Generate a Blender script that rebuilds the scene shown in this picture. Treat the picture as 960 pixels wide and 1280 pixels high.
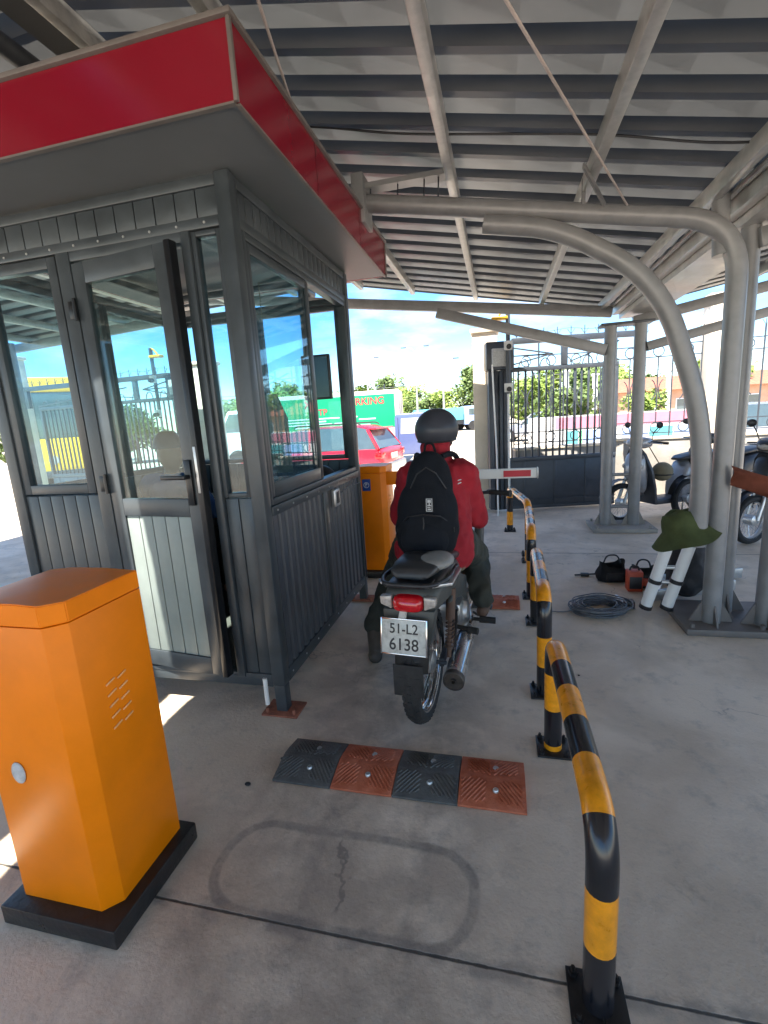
import bpy, bmesh, math, random
from mathutils import Vector, Matrix, noise
random.seed(7)
for o in list(bpy.data.objects): bpy.data.objects.remove(o)
S = bpy.context.scene
COL = S.collection
PI = math.pi
V = Vector
# ------------------------------------------------------------------ camera
cam = bpy.data.cameras.new('camera'); co = bpy.data.objects.new('camera', cam); COL.objects.link(co)
R = V((0.9710433, 0.23108616, -0.06061435)); D = V((-0.01252842, -0.20411331, -0.9788671)); F = V((-0.23857483, 0.95128174, -0.19530771))
M = Matrix.Identity(4)
for i in range(3):
    M[i][0] = R[i]; M[i][1] = -D[i]; M[i][2] = -F[i]
M[2][3] = 1.5
co.matrix_world = M
cam.sensor_width = 36; cam.lens = 592.268 / 1280 * 36; cam.clip_start = .05; cam.clip_end = 3000
S.camera = co
S.render.resolution_x = 768; S.render.resolution_y = 1024
# ------------------------------------------------------------------ sky, sun, exposure
SUN_DIR = V((.05, .48, -1)).normalized()          # way the light travels
elev = math.asin(-SUN_DIR.z)
W = bpy.data.worlds.new('World'); S.world = W; W.use_nodes = True
nt = W.node_tree; N = nt.nodes; L = nt.links
for n in list(N): N.remove(n)
out = N.new('ShaderNodeOutputWorld'); bg = N.new('ShaderNodeBackground'); bg.inputs[1].default_value = .13
sky = N.new('ShaderNodeTexSky'); sky.sky_type = 'NISHITA'; sky.sun_disc = False
sky.sun_elevation = elev; sky.sun_rotation = math.atan2(-SUN_DIR.x, -SUN_DIR.y)
sky.air_density = .85; sky.dust_density = .15; sky.ozone_density = 1.6
tc = N.new('ShaderNodeTexCoord'); mp = N.new('ShaderNodeMapping'); mp.inputs['Scale'].default_value = (1, 1, 3.2)
nz = N.new('ShaderNodeTexNoise'); nz.inputs['Scale'].default_value = 2.6; nz.inputs['Detail'].default_value = 9; nz.inputs['Roughness'].default_value = .58
rp = N.new('ShaderNodeValToRGB'); rp.color_ramp.elements[0].position = .48; rp.color_ramp.elements[1].position = .78
mx = N.new('ShaderNodeMix'); mx.data_type = 'RGBA'
mx.inputs[7].default_value = (3.9, 3.9, 3.95, 1)
L.new(tc.outputs['Generated'], mp.inputs[0]); L.new(mp.outputs[0], nz.inputs['Vector']); L.new(nz.outputs[0], rp.inputs[0])
L.new(rp.outputs[0], mx.inputs[0]); hs = N.new('ShaderNodeHueSaturation'); hs.inputs['Saturation'].default_value = 1.3; hs.inputs['Value'].default_value = .72; L.new(sky.outputs[0], hs.inputs['Color']); L.new(hs.outputs[0], mx.inputs[6]); L.new(mx.outputs[2], bg.inputs[0]); L.new(bg.outputs[0], out.inputs[0])
sl = bpy.data.lights.new('sun', 'SUN'); sl.energy = 4.6; sl.angle = math.radians(.53); sl.color = (1, .93, .83)
so = bpy.data.objects.new('sun', sl); COL.objects.link(so); so.rotation_euler = SUN_DIR.to_track_quat('-Z', 'Y').to_euler()
S.view_settings.view_transform = 'Standard'; S.view_settings.look = 'None'; S.view_settings.gamma = 1
S.view_settings.exposure = 2.15
S.render.engine = 'CYCLES'
S.cycles.max_bounces = 10; S.cycles.diffuse_bounces = 5; S.cycles.transparent_max_bounces = 16

# ------------------------------------------------------------------ materials
def mat(name, col, rough=.6, metal=0, amt=.15, scale=6, bump=0, bscale=40, col2=None, spec=.5, rvar=0, coat=0):
    m = bpy.data.materials.new(name); m.use_nodes = True
    n = m.node_tree.nodes; l = m.node_tree.links; b = n['Principled BSDF']
    b.inputs['Roughness'].default_value = rough; b.inputs['Metallic'].default_value = metal
    b.inputs['Specular IOR Level'].default_value = spec
    if coat: b.inputs['Coat Weight'].default_value = coat; b.inputs['Coat Roughness'].default_value = .12
    t = n.new('ShaderNodeTexCoord')
    x = n.new('ShaderNodeTexNoise'); x.inputs['Scale'].default_value = scale; x.inputs['Detail'].default_value = 7; x.inputs['Roughness'].default_value = .62
    l.new(t.outputs['Object'], x.inputs['Vector'])
    r = n.new('ShaderNodeValToRGB'); r.color_ramp.elements[0].position = .3; r.color_ramp.elements[1].position = .7
    c2 = col2 if col2 else tuple(min(1, c * (1 + amt)) for c in col)
    c1 = tuple(c * (1 - amt) for c in col)
    r.color_ramp.elements[0].color = (*c1, 1); r.color_ramp.elements[1].color = (*c2, 1)
    l.new(x.outputs[0], r.inputs[0]); l.new(r.outputs[0], b.inputs['Base Color'])
    if rvar:
        mr = n.new('ShaderNodeMapRange'); mr.inputs[1].default_value = .3; mr.inputs[2].default_value = .7
        mr.inputs[3].default_value = max(0, rough - rvar); mr.inputs[4].default_value = min(1, rough + rvar)
        l.new(x.outputs[0], mr.inputs[0]); l.new(mr.outputs[0], b.inputs['Roughness'])
    if bump:
        y = n.new('ShaderNodeTexNoise'); y.inputs['Scale'].default_value = bscale; y.inputs['Detail'].default_value = 5
        l.new(t.outputs['Object'], y.inputs['Vector'])
        bm_ = n.new('ShaderNodeBump'); bm_.inputs['Strength'].default_value = bump; bm_.inputs['Distance'].default_value = .01
        l.new(y.outputs[0], bm_.inputs['Height']); l.new(bm_.outputs[0], b.inputs['Normal'])
    return m
def glass(name, tint=(.93, .97, .96), refl=1.0):
    m = bpy.data.materials.new(name); m.use_nodes = True
    n = m.node_tree.nodes; l = m.node_tree.links
    n.remove(n['Principled BSDF'])
    o = n['Material Output']; tr = n.new('ShaderNodeBsdfTransparent'); gl = n.new('ShaderNodeBsdfGlossy'); mi = n.new('ShaderNodeMixShader')
    fr = n.new('ShaderNodeLayerWeight'); fr.inputs[0].default_value = .5; pw = n.new('ShaderNodeMath'); pw.operation = 'POWER'; pw.inputs[1].default_value = 4.5; ad = n.new('ShaderNodeMath'); ad.operation = 'MULTIPLY_ADD'; ad.inputs[1].default_value = .93; ad.inputs[2].default_value = .035
    nn = n.new('ShaderNodeTexNoise'); nn.inputs['Scale'].default_value = 4; df = n.new('ShaderNodeBsdfDiffuse'); df.inputs[0].default_value = (.6, .6, .58, 1)
    m2 = n.new('ShaderNodeMixShader'); mr = n.new('ShaderNodeMapRange'); mr.inputs[1].default_value = .35; mr.inputs[2].default_value = .8; mr.inputs[3].default_value = 0; mr.inputs[4].default_value = .025
    ml = n.new('ShaderNodeMath'); ml.operation = 'MULTIPLY'; ml.inputs[1].default_value = .9 * refl; ml.use_clamp = True
    tr.inputs[0].default_value = (*tint, 1); gl.inputs[0].default_value = (1, 1, 1, 1); gl.inputs[1].default_value = .012
    l.new(fr.outputs[1], pw.inputs[0]); l.new(pw.outputs[0], ad.inputs[0]); l.new(ad.outputs[0], ml.inputs[0]); l.new(ml.outputs[0], mi.inputs[0]); l.new(tr.outputs[0], mi.inputs[1]); l.new(gl.outputs[0], mi.inputs[2])
    l.new(nn.outputs[0], mr.inputs[0]); l.new(mr.outputs[0], m2.inputs[0]); l.new(mi.outputs[0], m2.inputs[1]); l.new(df.outputs[0], m2.inputs[2])
    l.new(m2.outputs[0], o.inputs[0])
    return m

def floor_mat():
    m = bpy.data.materials.new('concrete floor'); m.use_nodes = True
    n = m.node_tree.nodes; l = m.node_tree.links; b = n['Principled BSDF']
    t = n.new('ShaderNodeTexCoord'); O = t.outputs['Object']
    def mth(op, a, b_=None, clamp=False):
        k = n.new('ShaderNodeMath'); k.operation = op; k.use_clamp = clamp
        for i, v in enumerate((a, b_)):
            if v is None: continue
            if isinstance(v, (int, float)): k.inputs[i].default_value = v
            else: l.new(v, k.inputs[i])
        return k.outputs[0]
    def nse(sc, det=8, ro=.6, vec=O, dist=0):
        k = n.new('ShaderNodeTexNoise'); k.inputs['Scale'].default_value = sc; k.inputs['Detail'].default_value = det; k.inputs['Roughness'].default_value = ro
        k.inputs['Distortion'].default_value = dist
        l.new(vec, k.inputs['Vector']); return k.outputs[0]
    def ramp(v, a, b_, lo=0., hi=1.):
        k = n.new('ShaderNodeMapRange'); k.interpolation_type = 'SMOOTHSTEP'
        l.new(v, k.inputs[0]); k.inputs[1].default_value = a; k.inputs[2].default_value = b_; k.inputs[3].default_value = lo; k.inputs[4].default_value = hi
        return k.outputs[0]
    def mix(f, a, b_):
        k = n.new('ShaderNodeMix'); k.data_type = 'RGBA'
        l.new(f, k.inputs[0])
        for i, v in ((6, a), (7, b_)):
            if isinstance(v, tuple): k.inputs[i].default_value = (*v, 1)
            else: l.new(v, k.inputs[i])
        return k.outputs[2]
    sep = n.new('ShaderNodeSeparateXYZ'); l.new(O, sep.inputs[0]); X, Y = sep.outputs[0], sep.outputs[1]
    base = mix(ramp(nse(1.3, 9, .6, O, .6), .35, .66), (.58, .475, .36), (.78, .66, .52))
    base = mix(ramp(nse(7, 9, .7), .5, .72, 0, .55), base, (.33, .30, .26))
    base = mix(ramp(nse(22, 6, .65), .55, .75, 0, .35), base, (.62, .58, .52))
    # worn brown traffic stain along the lane
    tr = mth('MULTIPLY', ramp(mth('ABSOLUTE', mth('ADD', X, .55)), .75, .25), ramp(nse(3.1, 8, .65, O, .2), .38, .60, 0, .6))
    base = mix(tr, base, (.30, .24, .19))
    # grit speckle, faint tyre tracks, hairline cracks
    base = mix(ramp(nse(140, 3, .7), .60, .72, 0, .45), base, (.22, .20, .17))
    base = mix(ramp(nse(95, 3, .7), .62, .74, 0, .35), base, (.72, .68, .60))
    for tx, tw in ((.30, .05), (.62, .07)):
        tk_ = mth('ABSOLUTE', mth('ADD', mth('ADD', X, tx), mth('MULTIPLY', mth('SUBTRACT', nse(.9, 2), .5), .35)))
        base = mix(mth('MULTIPLY', ramp(tk_, tw, tw * .4), ramp(nse(8, 7, .75), .4, .65, 0, .4)), base, (.20, .175, .15))
    vo = n.new('ShaderNodeTexVoronoi'); vo.feature = 'DISTANCE_TO_EDGE'; vo.inputs['Scale'].default_value = .55
    dv = n.new('ShaderNodeVectorMath'); dv.operation = 'ADD'; nv = n.new('ShaderNodeTexNoise'); nv.inputs['Scale'].default_value = 2.5; nv.inputs['Detail'].default_value = 6
    l.new(O, nv.inputs['Vector']); l.new(O, dv.inputs[0]); l.new(nv.outputs['Color'], dv.inputs[1]); l.new(dv.outputs[0], vo.inputs['Vector'])
    base = mix(mth('MULTIPLY', ramp(vo.outputs['Distance'], .0035, .001), ramp(nse(1.1, 3), .5, .6, 0, .6)), base, (.14, .125, .11))
    # oil spots
    base = mix(ramp(nse(2.4, 6, .75, O, .4), .60, .72, 0, .45), base, (.19, .17, .15))
    # loop detector trench: rounded rectangle outline
    wob = mth('MULTIPLY', mth('SUBTRACT', nse(6, 5), .5), .022)
    qx = mth('MAXIMUM', mth('SUBTRACT', mth('ABSOLUTE', mth('ADD', X, .535)), .44 - .15), 0.)
    qy = mth('MAXIMUM', mth('SUBTRACT', mth('ABSOLUTE', mth('ADD', Y, -1.225)), .165 - .15), 0.)
    dd = mth('SUBTRACT', mth('SQRT', mth('ADD', mth('MULTIPLY', qx, qx), mth('MULTIPLY', qy, qy))), .15)
    dd = mth('ABSOLUTE', mth('ADD', dd, wob))
    lm = mth('MULTIPLY', ramp(dd, .024, .010), ramp(nse(7, 8, .75), .36, .62, .25, .75))
    base = mix(lm, base, (.24, .21, .18))
    ck = mth('ABSOLUTE', mth('SUBTRACT', mth('ADD', X, .55), mth('MULTIPLY', mth('SUBTRACT', nse(4, 4), .45), .5)))
    ckm = mth('MULTIPLY', mth('MULTIPLY', ramp(ck, .014, .004), ramp(Y, 1.10, 1.13)), ramp(Y, 1.38, 1.35))
    base = mix(mth('MULTIPLY', ckm, .6), base, (.17, .15, .13))
    # saw-cut joints
    def joint(c, off, w):
        d = mth('ABSOLUTE', mth('ADD', c, -off)); d = mth('ADD', d, mth('MULTIPLY', mth('SUBTRACT', nse(30, 3), .5), .006))
        return ramp(d, w, w * .35)
    jn = mth('MAXIMUM', joint(Y, 1.052, .006), mth('MAXIMUM', joint(Y, 5.05, .008), joint(X, 3.1, .008)))
    jn2 = joint(Y, 1.052, .045)
    base = mix(mth('MULTIPLY', jn2, ramp(nse(9), .4, .6, 0, .5)), base, (.16, .15, .14))
    base = mix(jn, base, (.075, .07, .062))
    l.new(base, b.inputs['Base Color'])
    l.new(ramp(nse(5, 8, .7), .3, .7, .42, .75), b.inputs['Roughness'])
    bp = n.new('ShaderNodeBump'); bp.inputs['Strength'].default_value = .5; bp.inputs['Distance'].default_value = .006
    h = mth('SUBTRACT', mth('ADD', nse(60, 6), mth('MULTIPLY', nse(4, 5), 2.)), mth('MULTIPLY', jn, 1.5))
    l.new(h, bp.inputs['Height']); l.new(bp.outputs[0], b.inputs['Normal'])
    return m

MT = {}
MT['floor'] = floor_mat()
MT['yard'] = mat('yard concrete', (.54, .47, .38), .85, amt=.22, scale=.35, bump=.3, bscale=20)
MT['orange'] = mat('orange powder coat', (.88, .215, .0), .4, spec=.25, amt=.11, scale=3, bump=.05, bscale=160, rvar=.08)
MT['vent'] = mat('pale orange vent', (.85, .42, .16), .5, amt=.2)
MT['black'] = mat('black plastic', (.018, .018, .02), .42, amt=.3, scale=20, rvar=.1)
MT['plinth'] = mat('black painted plinth', (.014, .013, .013), .35, amt=.4, scale=12, bump=.15, bscale=60, rvar=.1)
MT['rubber'] = mat('rubber', (.022, .021, .02), .8, amt=.35, scale=30, bump=.3, bscale=90)
MT['yellow'] = mat('yellow rail paint', (.78, .29, .006), .32, amt=.22, scale=26, coat=.2, rvar=.06)
MT['railblack'] = mat('black rail paint', (.012, .012, .015), .24, amt=.3, scale=9, coat=.2)
MT['booth'] = mat('booth grey paint', (.046, .056, .063), .36, amt=.25, scale=5, bump=.04, bscale=120, rvar=.08)
MT['boothlight'] = mat('door grey green panel', (.22, .26, .245), .45, amt=.12, scale=5, rvar=.08)
MT['boothdark'] = mat('black aluminium', (.012, .013, .015), .3, metal=.3, amt=.3)
MT['slat'] = mat('profiled slat', (.085, .095, .11), .34, metal=.2, amt=.08, scale=3, rvar=.04)
MT['soffit'] = mat('soffit sheet', (.12, .13, .138), .45, amt=.1, scale=2)
MT['red'] = mat('red fascia', (.20, .002, .013), .22, amt=.05, scale=1.6, rvar=.06)
MT['trim'] = mat('grey trim', (.14, .125, .115), .5, amt=.15)
MT['rust'] = mat('rust primer', (.30, .105, .06), .8, amt=.45, scale=22, bump=.4, bscale=60)
MT['galv'] = mat('galvanised steel', (.46, .45, .43), .42, metal=.55, amt=.2, scale=14, rvar=.12)
MT['sheet'] = mat('roof sheet', (.215, .215, .21), .36, metal=.4, amt=.13, scale=1.6, rvar=.03)
MT['pipe'] = mat('grey pipe paint', (.225, .225, .225), .38, metal=.15, amt=.14, scale=7, rvar=.1)
MT['dksteel'] = mat('dark steel', (.055, .06, .07), .45, metal=.2, amt=.25, scale=10)
MT['gate'] = mat('gate blue grey paint', (.05, .06, .075), .42, amt=.2, scale=6, rvar=.08)
MT['white'] = mat('white paint', (.78, .77, .74), .4, amt=.06, scale=5)
MT['cream'] = mat('cream plaster', (.74, .64, .50), .8, amt=.12, scale=2.2, bump=.3, bscale=40)
MT['wall'] = mat('grey render wall', (.30, .28, .25), .85, amt=.25, scale=2.5, bump=.3, bscale=40)
MT['chrome'] = mat('chrome', (.62, .62, .62), .16, metal=1, amt=.12, scale=12, rvar=.08)
MT['chromed'] = mat('dull chrome', (.60, .60, .60), .24, metal=.9, amt=.15, scale=14, rvar=.1)
MT['capmetal'] = mat('muffler cap metal', (.085, .07, .06), .5, metal=.5, amt=.35, scale=30)
MT['rod'] = mat('painted rod', (.42, .36, .33), .5, amt=.2)
MT['alu'] = mat('brushed aluminium', (.55, .55, .54), .36, metal=.8, amt=.15, scale=16)
MT['bumpo'] = mat('bump orange red rubber', (.50, .105, .035), .7, amt=.3, scale=14, bump=.3, bscale=80, col2=(.55, .17, .09))
MT['bumpk'] = mat('bump grey black rubber', (.085, .085, .08), .7, amt=.35, scale=14, bump=.3, bscale=80)
MT['shirt'] = mat('red jersey', (.29, .006, .016), .85, amt=.22, scale=5, bump=.3, bscale=150)
MT['trouser'] = mat('grey green trousers', (.04, .043, .034), .9, amt=.25, scale=8, bump=.3, bscale=200)
MT['skin'] = mat('skin', (.30, .155, .10), .55, amt=.1)
MT['hair'] = mat('hair', (.012, .01, .009), .6, amt=.3, scale=60)
MT['helmet'] = mat('matte grey helmet', (.085, .09, .11), .3, amt=.15, scale=6)
MT['pack'] = mat('black nylon pack', (.004, .006, .010), .85, spec=.3, amt=.3, scale=8, bump=.35, bscale=180)
MT['label'] = mat('label grey', (.45, .46, .46), .6, amt=.2, scale=60)
MT['seat'] = mat('worn seat vinyl', (.035, .034, .034), .42, amt=.25, scale=10, rvar=.1)
MT['seatgrey'] = mat('dusty grey vinyl', (.24, .235, .22), .5, amt=.2, scale=10)
MT['bikegrey'] = mat('dusty dark grey cowl', (.06, .062, .056), .5, amt=.3, scale=9, rvar=.15)
MT['redlens'] = mat('red lens', (.50, .006, .012), .15, amt=.2, scale=40, coat=.5)
MT['clearlens'] = mat('clear lens', (.40, .36, .32), .15, amt=.25, scale=60, coat=.5)
MT['plate'] = mat('number plate', (.50, .50, .455), .3, amt=.3, scale=18, rvar=.12)
MT['boot'] = mat('dark boot', (.05, .04, .033), .6, amt=.3, scale=20)
MT['sole'] = mat('brown sandal', (.10, .055, .035), .7, amt=.3)
MT['blue'] = mat('blue sticker', (.02, .07, .30), .35, amt=.05)
MT['greensign'] = mat('green sign', (.0, .33, .13), .5, amt=.06, scale=1)
MT['signred'] = mat('sign red', (.62, .03, .05), .5, amt=.05)
MT['carred'] = mat('red car paint', (.60, .015, .035), .25, amt=.04, coat=.6)
MT['carsilver'] = mat('silver car paint', (.50, .51, .53), .3, metal=.4, amt=.04, coat=.5)
MT['cabblue'] = mat('pale blue cab', (.085, .115, .25), .35, amt=.06, coat=.4)
MT['carglass'] = mat('car glass', (.06, .09, .10), .06, amt=.1, spec=.9)
MT['tyre'] = mat('tyre', (.02, .02, .021), .85, amt=.3, scale=40, bump=.3)
MT['dyellow'] = mat('machine yellow', (.80, .43, .02), .4, amt=.08)
MT['bark'] = mat('bark', (.11, .08, .055), .9, amt=.3, scale=12)
MT['leaf'] = mat('leaf', (.12, .20, .03), .6, amt=.4, scale=1.2, col2=(.24, .33, .05))
MT['leaf2'] = mat('leaf dark', (.07, .125, .028), .6, amt=.5, scale=1.4, col2=(.14, .21, .045))
MT['scgrey'] = mat('scooter grey', (.34, .345, .37), .3, metal=.3, amt=.1, coat=.4)
MT['hat'] = mat('green canvas hat', (.13, .16, .06), .9, amt=.25, scale=8, bump=.3, bscale=220)
MT['toolblack'] = mat('tool bag canvas', (.028, .027, .028), .85, amt=.35, scale=14, bump=.3, bscale=150)
MT['toolred'] = mat('orange red case', (.52, .07, .025), .45, amt=.12)
MT['cable'] = mat('grey cable', (.10, .105, .115), .35, amt=.3, scale=30)
MT['cloth'] = mat('rust brown cloth', (.235, .068, .036), .9, amt=.25, scale=9, bump=.4, bscale=120)
MT['blueshirt'] = mat('blue shirt', (.06, .12, .30), .85, amt=.15, bump=.3, bscale=120)
MT['khaki'] = mat('khaki shirt', (.20, .17, .11), .9, amt=.15, bump=.3, bscale=120)
MT['screen'] = mat('screen', (.008, .009, .01), .12, amt=.1)
MT['brick'] = mat('orange brown render', (.52, .33, .22), .85, amt=.15, scale=3)
MT['teal'] = mat('teal panel', (.10, .38, .42), .5, amt=.1)
MT['lblue'] = mat('pale blue panel', (.30, .42, .72), .5, amt=.1)
MT['pink'] = mat('pink red band', (.62, .20, .27), .5, amt=.15, scale=3)
GL = glass('window glass', (.80, .92, .95), .85); GLd = glass('door glass', (.78, .91, .90), .9)
MT['blueglass'] = mat('lamp lens', (.75, .75, .7), .2, amt=.1)
MT['roofglass'] = mat('terracotta tiles', (.33, .12, .07), .8, amt=.25, scale=6)

# ------------------------------------------------------------------ mesh helpers
class MB:
    def __init__(s): s.bm = bmesh.new(); s.mi = 0
    def _set(s, fs):
        for f in fs: f.material_index = s.mi
    def box(s, a, b, bev=0, mi=None, mtx=None):
        c = (V(a) + V(b)) / 2; d = V([abs(b[i] - a[i]) for i in range(3)])
        t = bmesh.new(); bmesh.ops.create_cube(t, size=1, matrix=Matrix.Translation(c) @ Matrix.Diagonal((*d, 1)))
        if bev: bmesh.ops.bevel(t, geom=list(t.edges), offset=min(bev, min(d) * .45), segments=2, affect='EDGES', profile=.5)
        return s.add(t, mi, mtx)
    def add(s, t, mi=None, mtx=None):
        if mtx: bmesh.ops.transform(t, matrix=mtx, verts=t.verts)
        mp_ = {v: s.bm.verts.new(v.co) for v in t.verts}
        for f in t.faces:
            try:
                g = s.bm.faces.new([mp_[v] for v in f.verts]); g.material_index = s.mi if mi is None else mi
            except ValueError: pass
        t.free(); return s
    def beam(s, p, q, w, h, bev=0, mi=None, up=(0, 0, 1)):
        p = V(p); q = V(q); d = q - p; L_ = d.length; d.normalize(); u = V(up)
        x = d.cross(u)
        if x.length < 1e-4: x = d.cross(V((0, 1, 0)))
        x.normalize(); z = x.cross(d)
        m = Matrix(((x.x, d.x, z.x, (p.x + q.x) / 2), (x.y, d.y, z.y, (p.y + q.y) / 2), (x.z, d.z, z.z, (p.z + q.z) / 2), (0, 0, 0, 1)))
        return s.box((-w / 2, -L_ / 2, -h / 2), (w / 2, L_ / 2, h / 2), bev, mi, m)
    def tube(s, pts, r, n=12, cap=True, mi=None, mfun=None, closed=False):
        pts = [V(p) for p in pts]; rs = r if isinstance(r, (list, tuple)) else [r] * len(pts)
        k = len(pts); rings = []; pu = None
        for i, p in enumerate(pts):
            a = pts[(i - 1) % k] if (i > 0 or closed) else p; b = pts[(i + 1) % k] if (i < k - 1 or closed) else p
            t = (b - a); t = t.normalized() if t.length > 1e-9 else V((0, 0, 1))
            if pu is None:
                pu = t.cross(V((0, 0, 1)))
                if pu.length < .05: pu = t.cross(V((0, 1, 0)))
            pu = (pu - t * pu.dot(t)).normalized(); w = t.cross(pu)
            rings.append([s.bm.verts.new(p + (pu * math.cos(2 * PI * j / n) + w * math.sin(2 * PI * j / n)) * rs[i]) for j in range(n)])
        def pick(i): return mfun(i) if mfun else (s.mi if mi is None else mi)
        for i in range(k if closed else k - 1):
            A, B = rings[i], rings[(i + 1) % k]
            for j in range(n):
                f = s.bm.faces.new((A[j], A[(j + 1) % n], B[(j + 1) % n], B[j])); f.material_index = pick(i)
        if cap and not closed:
            f = s.bm.faces.new(rings[0][::-1]); f.material_index = pick(0)
            f = s.bm.faces.new(rings[-1]); f.material_index = pick(k - 2)
        return s
    def lathe(s, prof, c=(0, 0, 0), axis='Z', n=24, mi=None, mtx=None):
        t = bmesh.new(); rings = []
        for r, z in prof:
            if r < 1e-6: rings.append([t.verts.new((0, 0, z))])
            else: rings.append([t.verts.new((r * math.cos(2 * PI * j / n), r * math.sin(2 * PI * j / n), z)) for j in range(n)])
        for A, B in zip(rings, rings[1:]):
            for j in range(n):
                a = [A[j % len(A)], A[(j + 1) % len(A)], B[(j + 1) % len(B)], B[j % len(B)]]
                u = []
                for v in a:
                    if v not in u: u.append(v)
                if len(u) > 2: t.faces.new(u)
        m = Matrix.Translation(c)
        if axis == 'X': m = m @ Matrix.Rotation(PI / 2, 4, 'Y')
        if axis == 'Y': m = m @ Matrix.Rotation(-PI / 2, 4, 'X')
        return s.add(t, mi, mtx if mtx else m)
    def prism(s, poly, a, b, axis='Y', mi=None, bev=0):
        """poly of 2-D points extruded from a to b along an axis"""
        t = bmesh.new()
        def P(p, h):
            return {'Y': (p[0], h, p[1]), 'X': (h, p[0], p[1]), 'Z': (p[0], p[1], h)}[axis]
        A = [t.verts.new(P(p, a)) for p in poly]; B = [t.verts.new(P(p, b)) for p in poly]; n = len(poly)
        t.faces.new(A); t.faces.new(B[::-1])
        for i in range(n): t.faces.new((A[i], B[i], B[(i + 1) % n], A[(i + 1) % n]))
        bmesh.ops.recalc_face_normals(t, faces=t.faces)
        if bev: bmesh.ops.bevel(t, geom=list(t.edges), offset=bev, segments=2, affect='EDGES', profile=.5)
        return s.add(t, mi)
    def ball(s, c, r, n=16, mi=None, mtx=None):
        t = bmesh.new(); bmesh.ops.create_uvsphere(t, u_segments=n, v_segments=max(6, n // 2), radius=1)
        r = (r, r, r) if isinstance(r, (int, float)) else r
        return s.add(t, mi, (mtx or Matrix.Identity(4)) @ Matrix.Translation(c) @ Matrix.Diagonal((*r, 1)))
    def quad(s, *ps, mi=None):
        f = s.bm.faces.new([s.bm.verts.new(p) for p in ps]); f.material_index = s.mi if mi is None else mi; return s

def wmat(o):
    m = o.matrix_basis.copy()
    while o.parent: o = o.parent; m = o.matrix_basis @ m
    return m
def tag(o, label=None, cat=None, group=None, kind=None):
    if label: o['label'] = label
    if cat: o['category'] = cat
    if group: o['group'] = group
    if kind: o['kind'] = kind
    return o
def thing(name, label, cat, loc=(0, 0, 0), rz=0, group=None):
    o = bpy.data.objects.new(name, None); COL.objects.link(o); o.location = loc; o.rotation_euler = (0, 0, rz); o.empty_display_size = .1
    return tag(o, label, cat, group)
def obj(name, mb, m, parent=None, label=None, cat=None, group=None, kind=None, local=False, smooth=40, recalc=True, loc=None):
    """world-space geometry in mb becomes one mesh object (moved into the parent's space)"""
    me = bpy.data.meshes.new(name)
    if recalc: bmesh.ops.recalc_face_normals(mb.bm, faces=mb.bm.faces)
    mb.bm.to_mesh(me); mb.bm.free()
    for x in (m if isinstance(m, (list, tuple)) else [m]): me.materials.append(MT[x] if isinstance(x, str) else x)
    o = bpy.data.objects.new(name, me); COL.objects.link(o)
    if parent:
        o.parent = parent
        if not local: me.transform(wmat(parent).inverted())
    elif loc is not None:
        o.location = loc
        if not local: me.transform(Matrix.Translation(loc).inverted())
    if smooth:
        me.polygons.foreach_set('use_smooth', [True] * len(me.polygons)); me.set_sharp_from_angle(angle=math.radians(smooth))
    return tag(o, label, cat, group, kind)
def copy_tree(o, parent=None):
    c = o.copy(); COL.objects.link(c)
    if parent: c.parent = parent
    for ch in [x for x in bpy.data.objects if x.parent == o]: copy_tree(ch, c)
    return c
def arc(pts, rad, n=6):
    """polyline with rounded corners"""
    pts = [V(p) for p in pts]; o = [pts[0]]
    for i in range(1, len(pts) - 1):
        a, b, c = pts[i - 1], pts[i], pts[i + 1]
        u = (a - b); w = (c - b); r = min(rad, u.length * .49, w.length * .49); u.normalize(); w.normalize()
        p0 = b + u * r; p2 = b + w * r
        for j in range(n + 1):
            t = j / n; o.append(p0 * (1 - t) ** 2 + b * 2 * t * (1 - t) + p2 * t * t)
    o.append(pts[-1]); return o
def resample(pts, step):
    pts = [V(p) for p in pts]; o = [pts[0]]; 
    for a, b in zip(pts, pts[1:]):
        n = max(1, int(round((b - a).length / step)))
        for j in range(1, n + 1): o.append(a.lerp(b, j / n))
    return o
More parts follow.
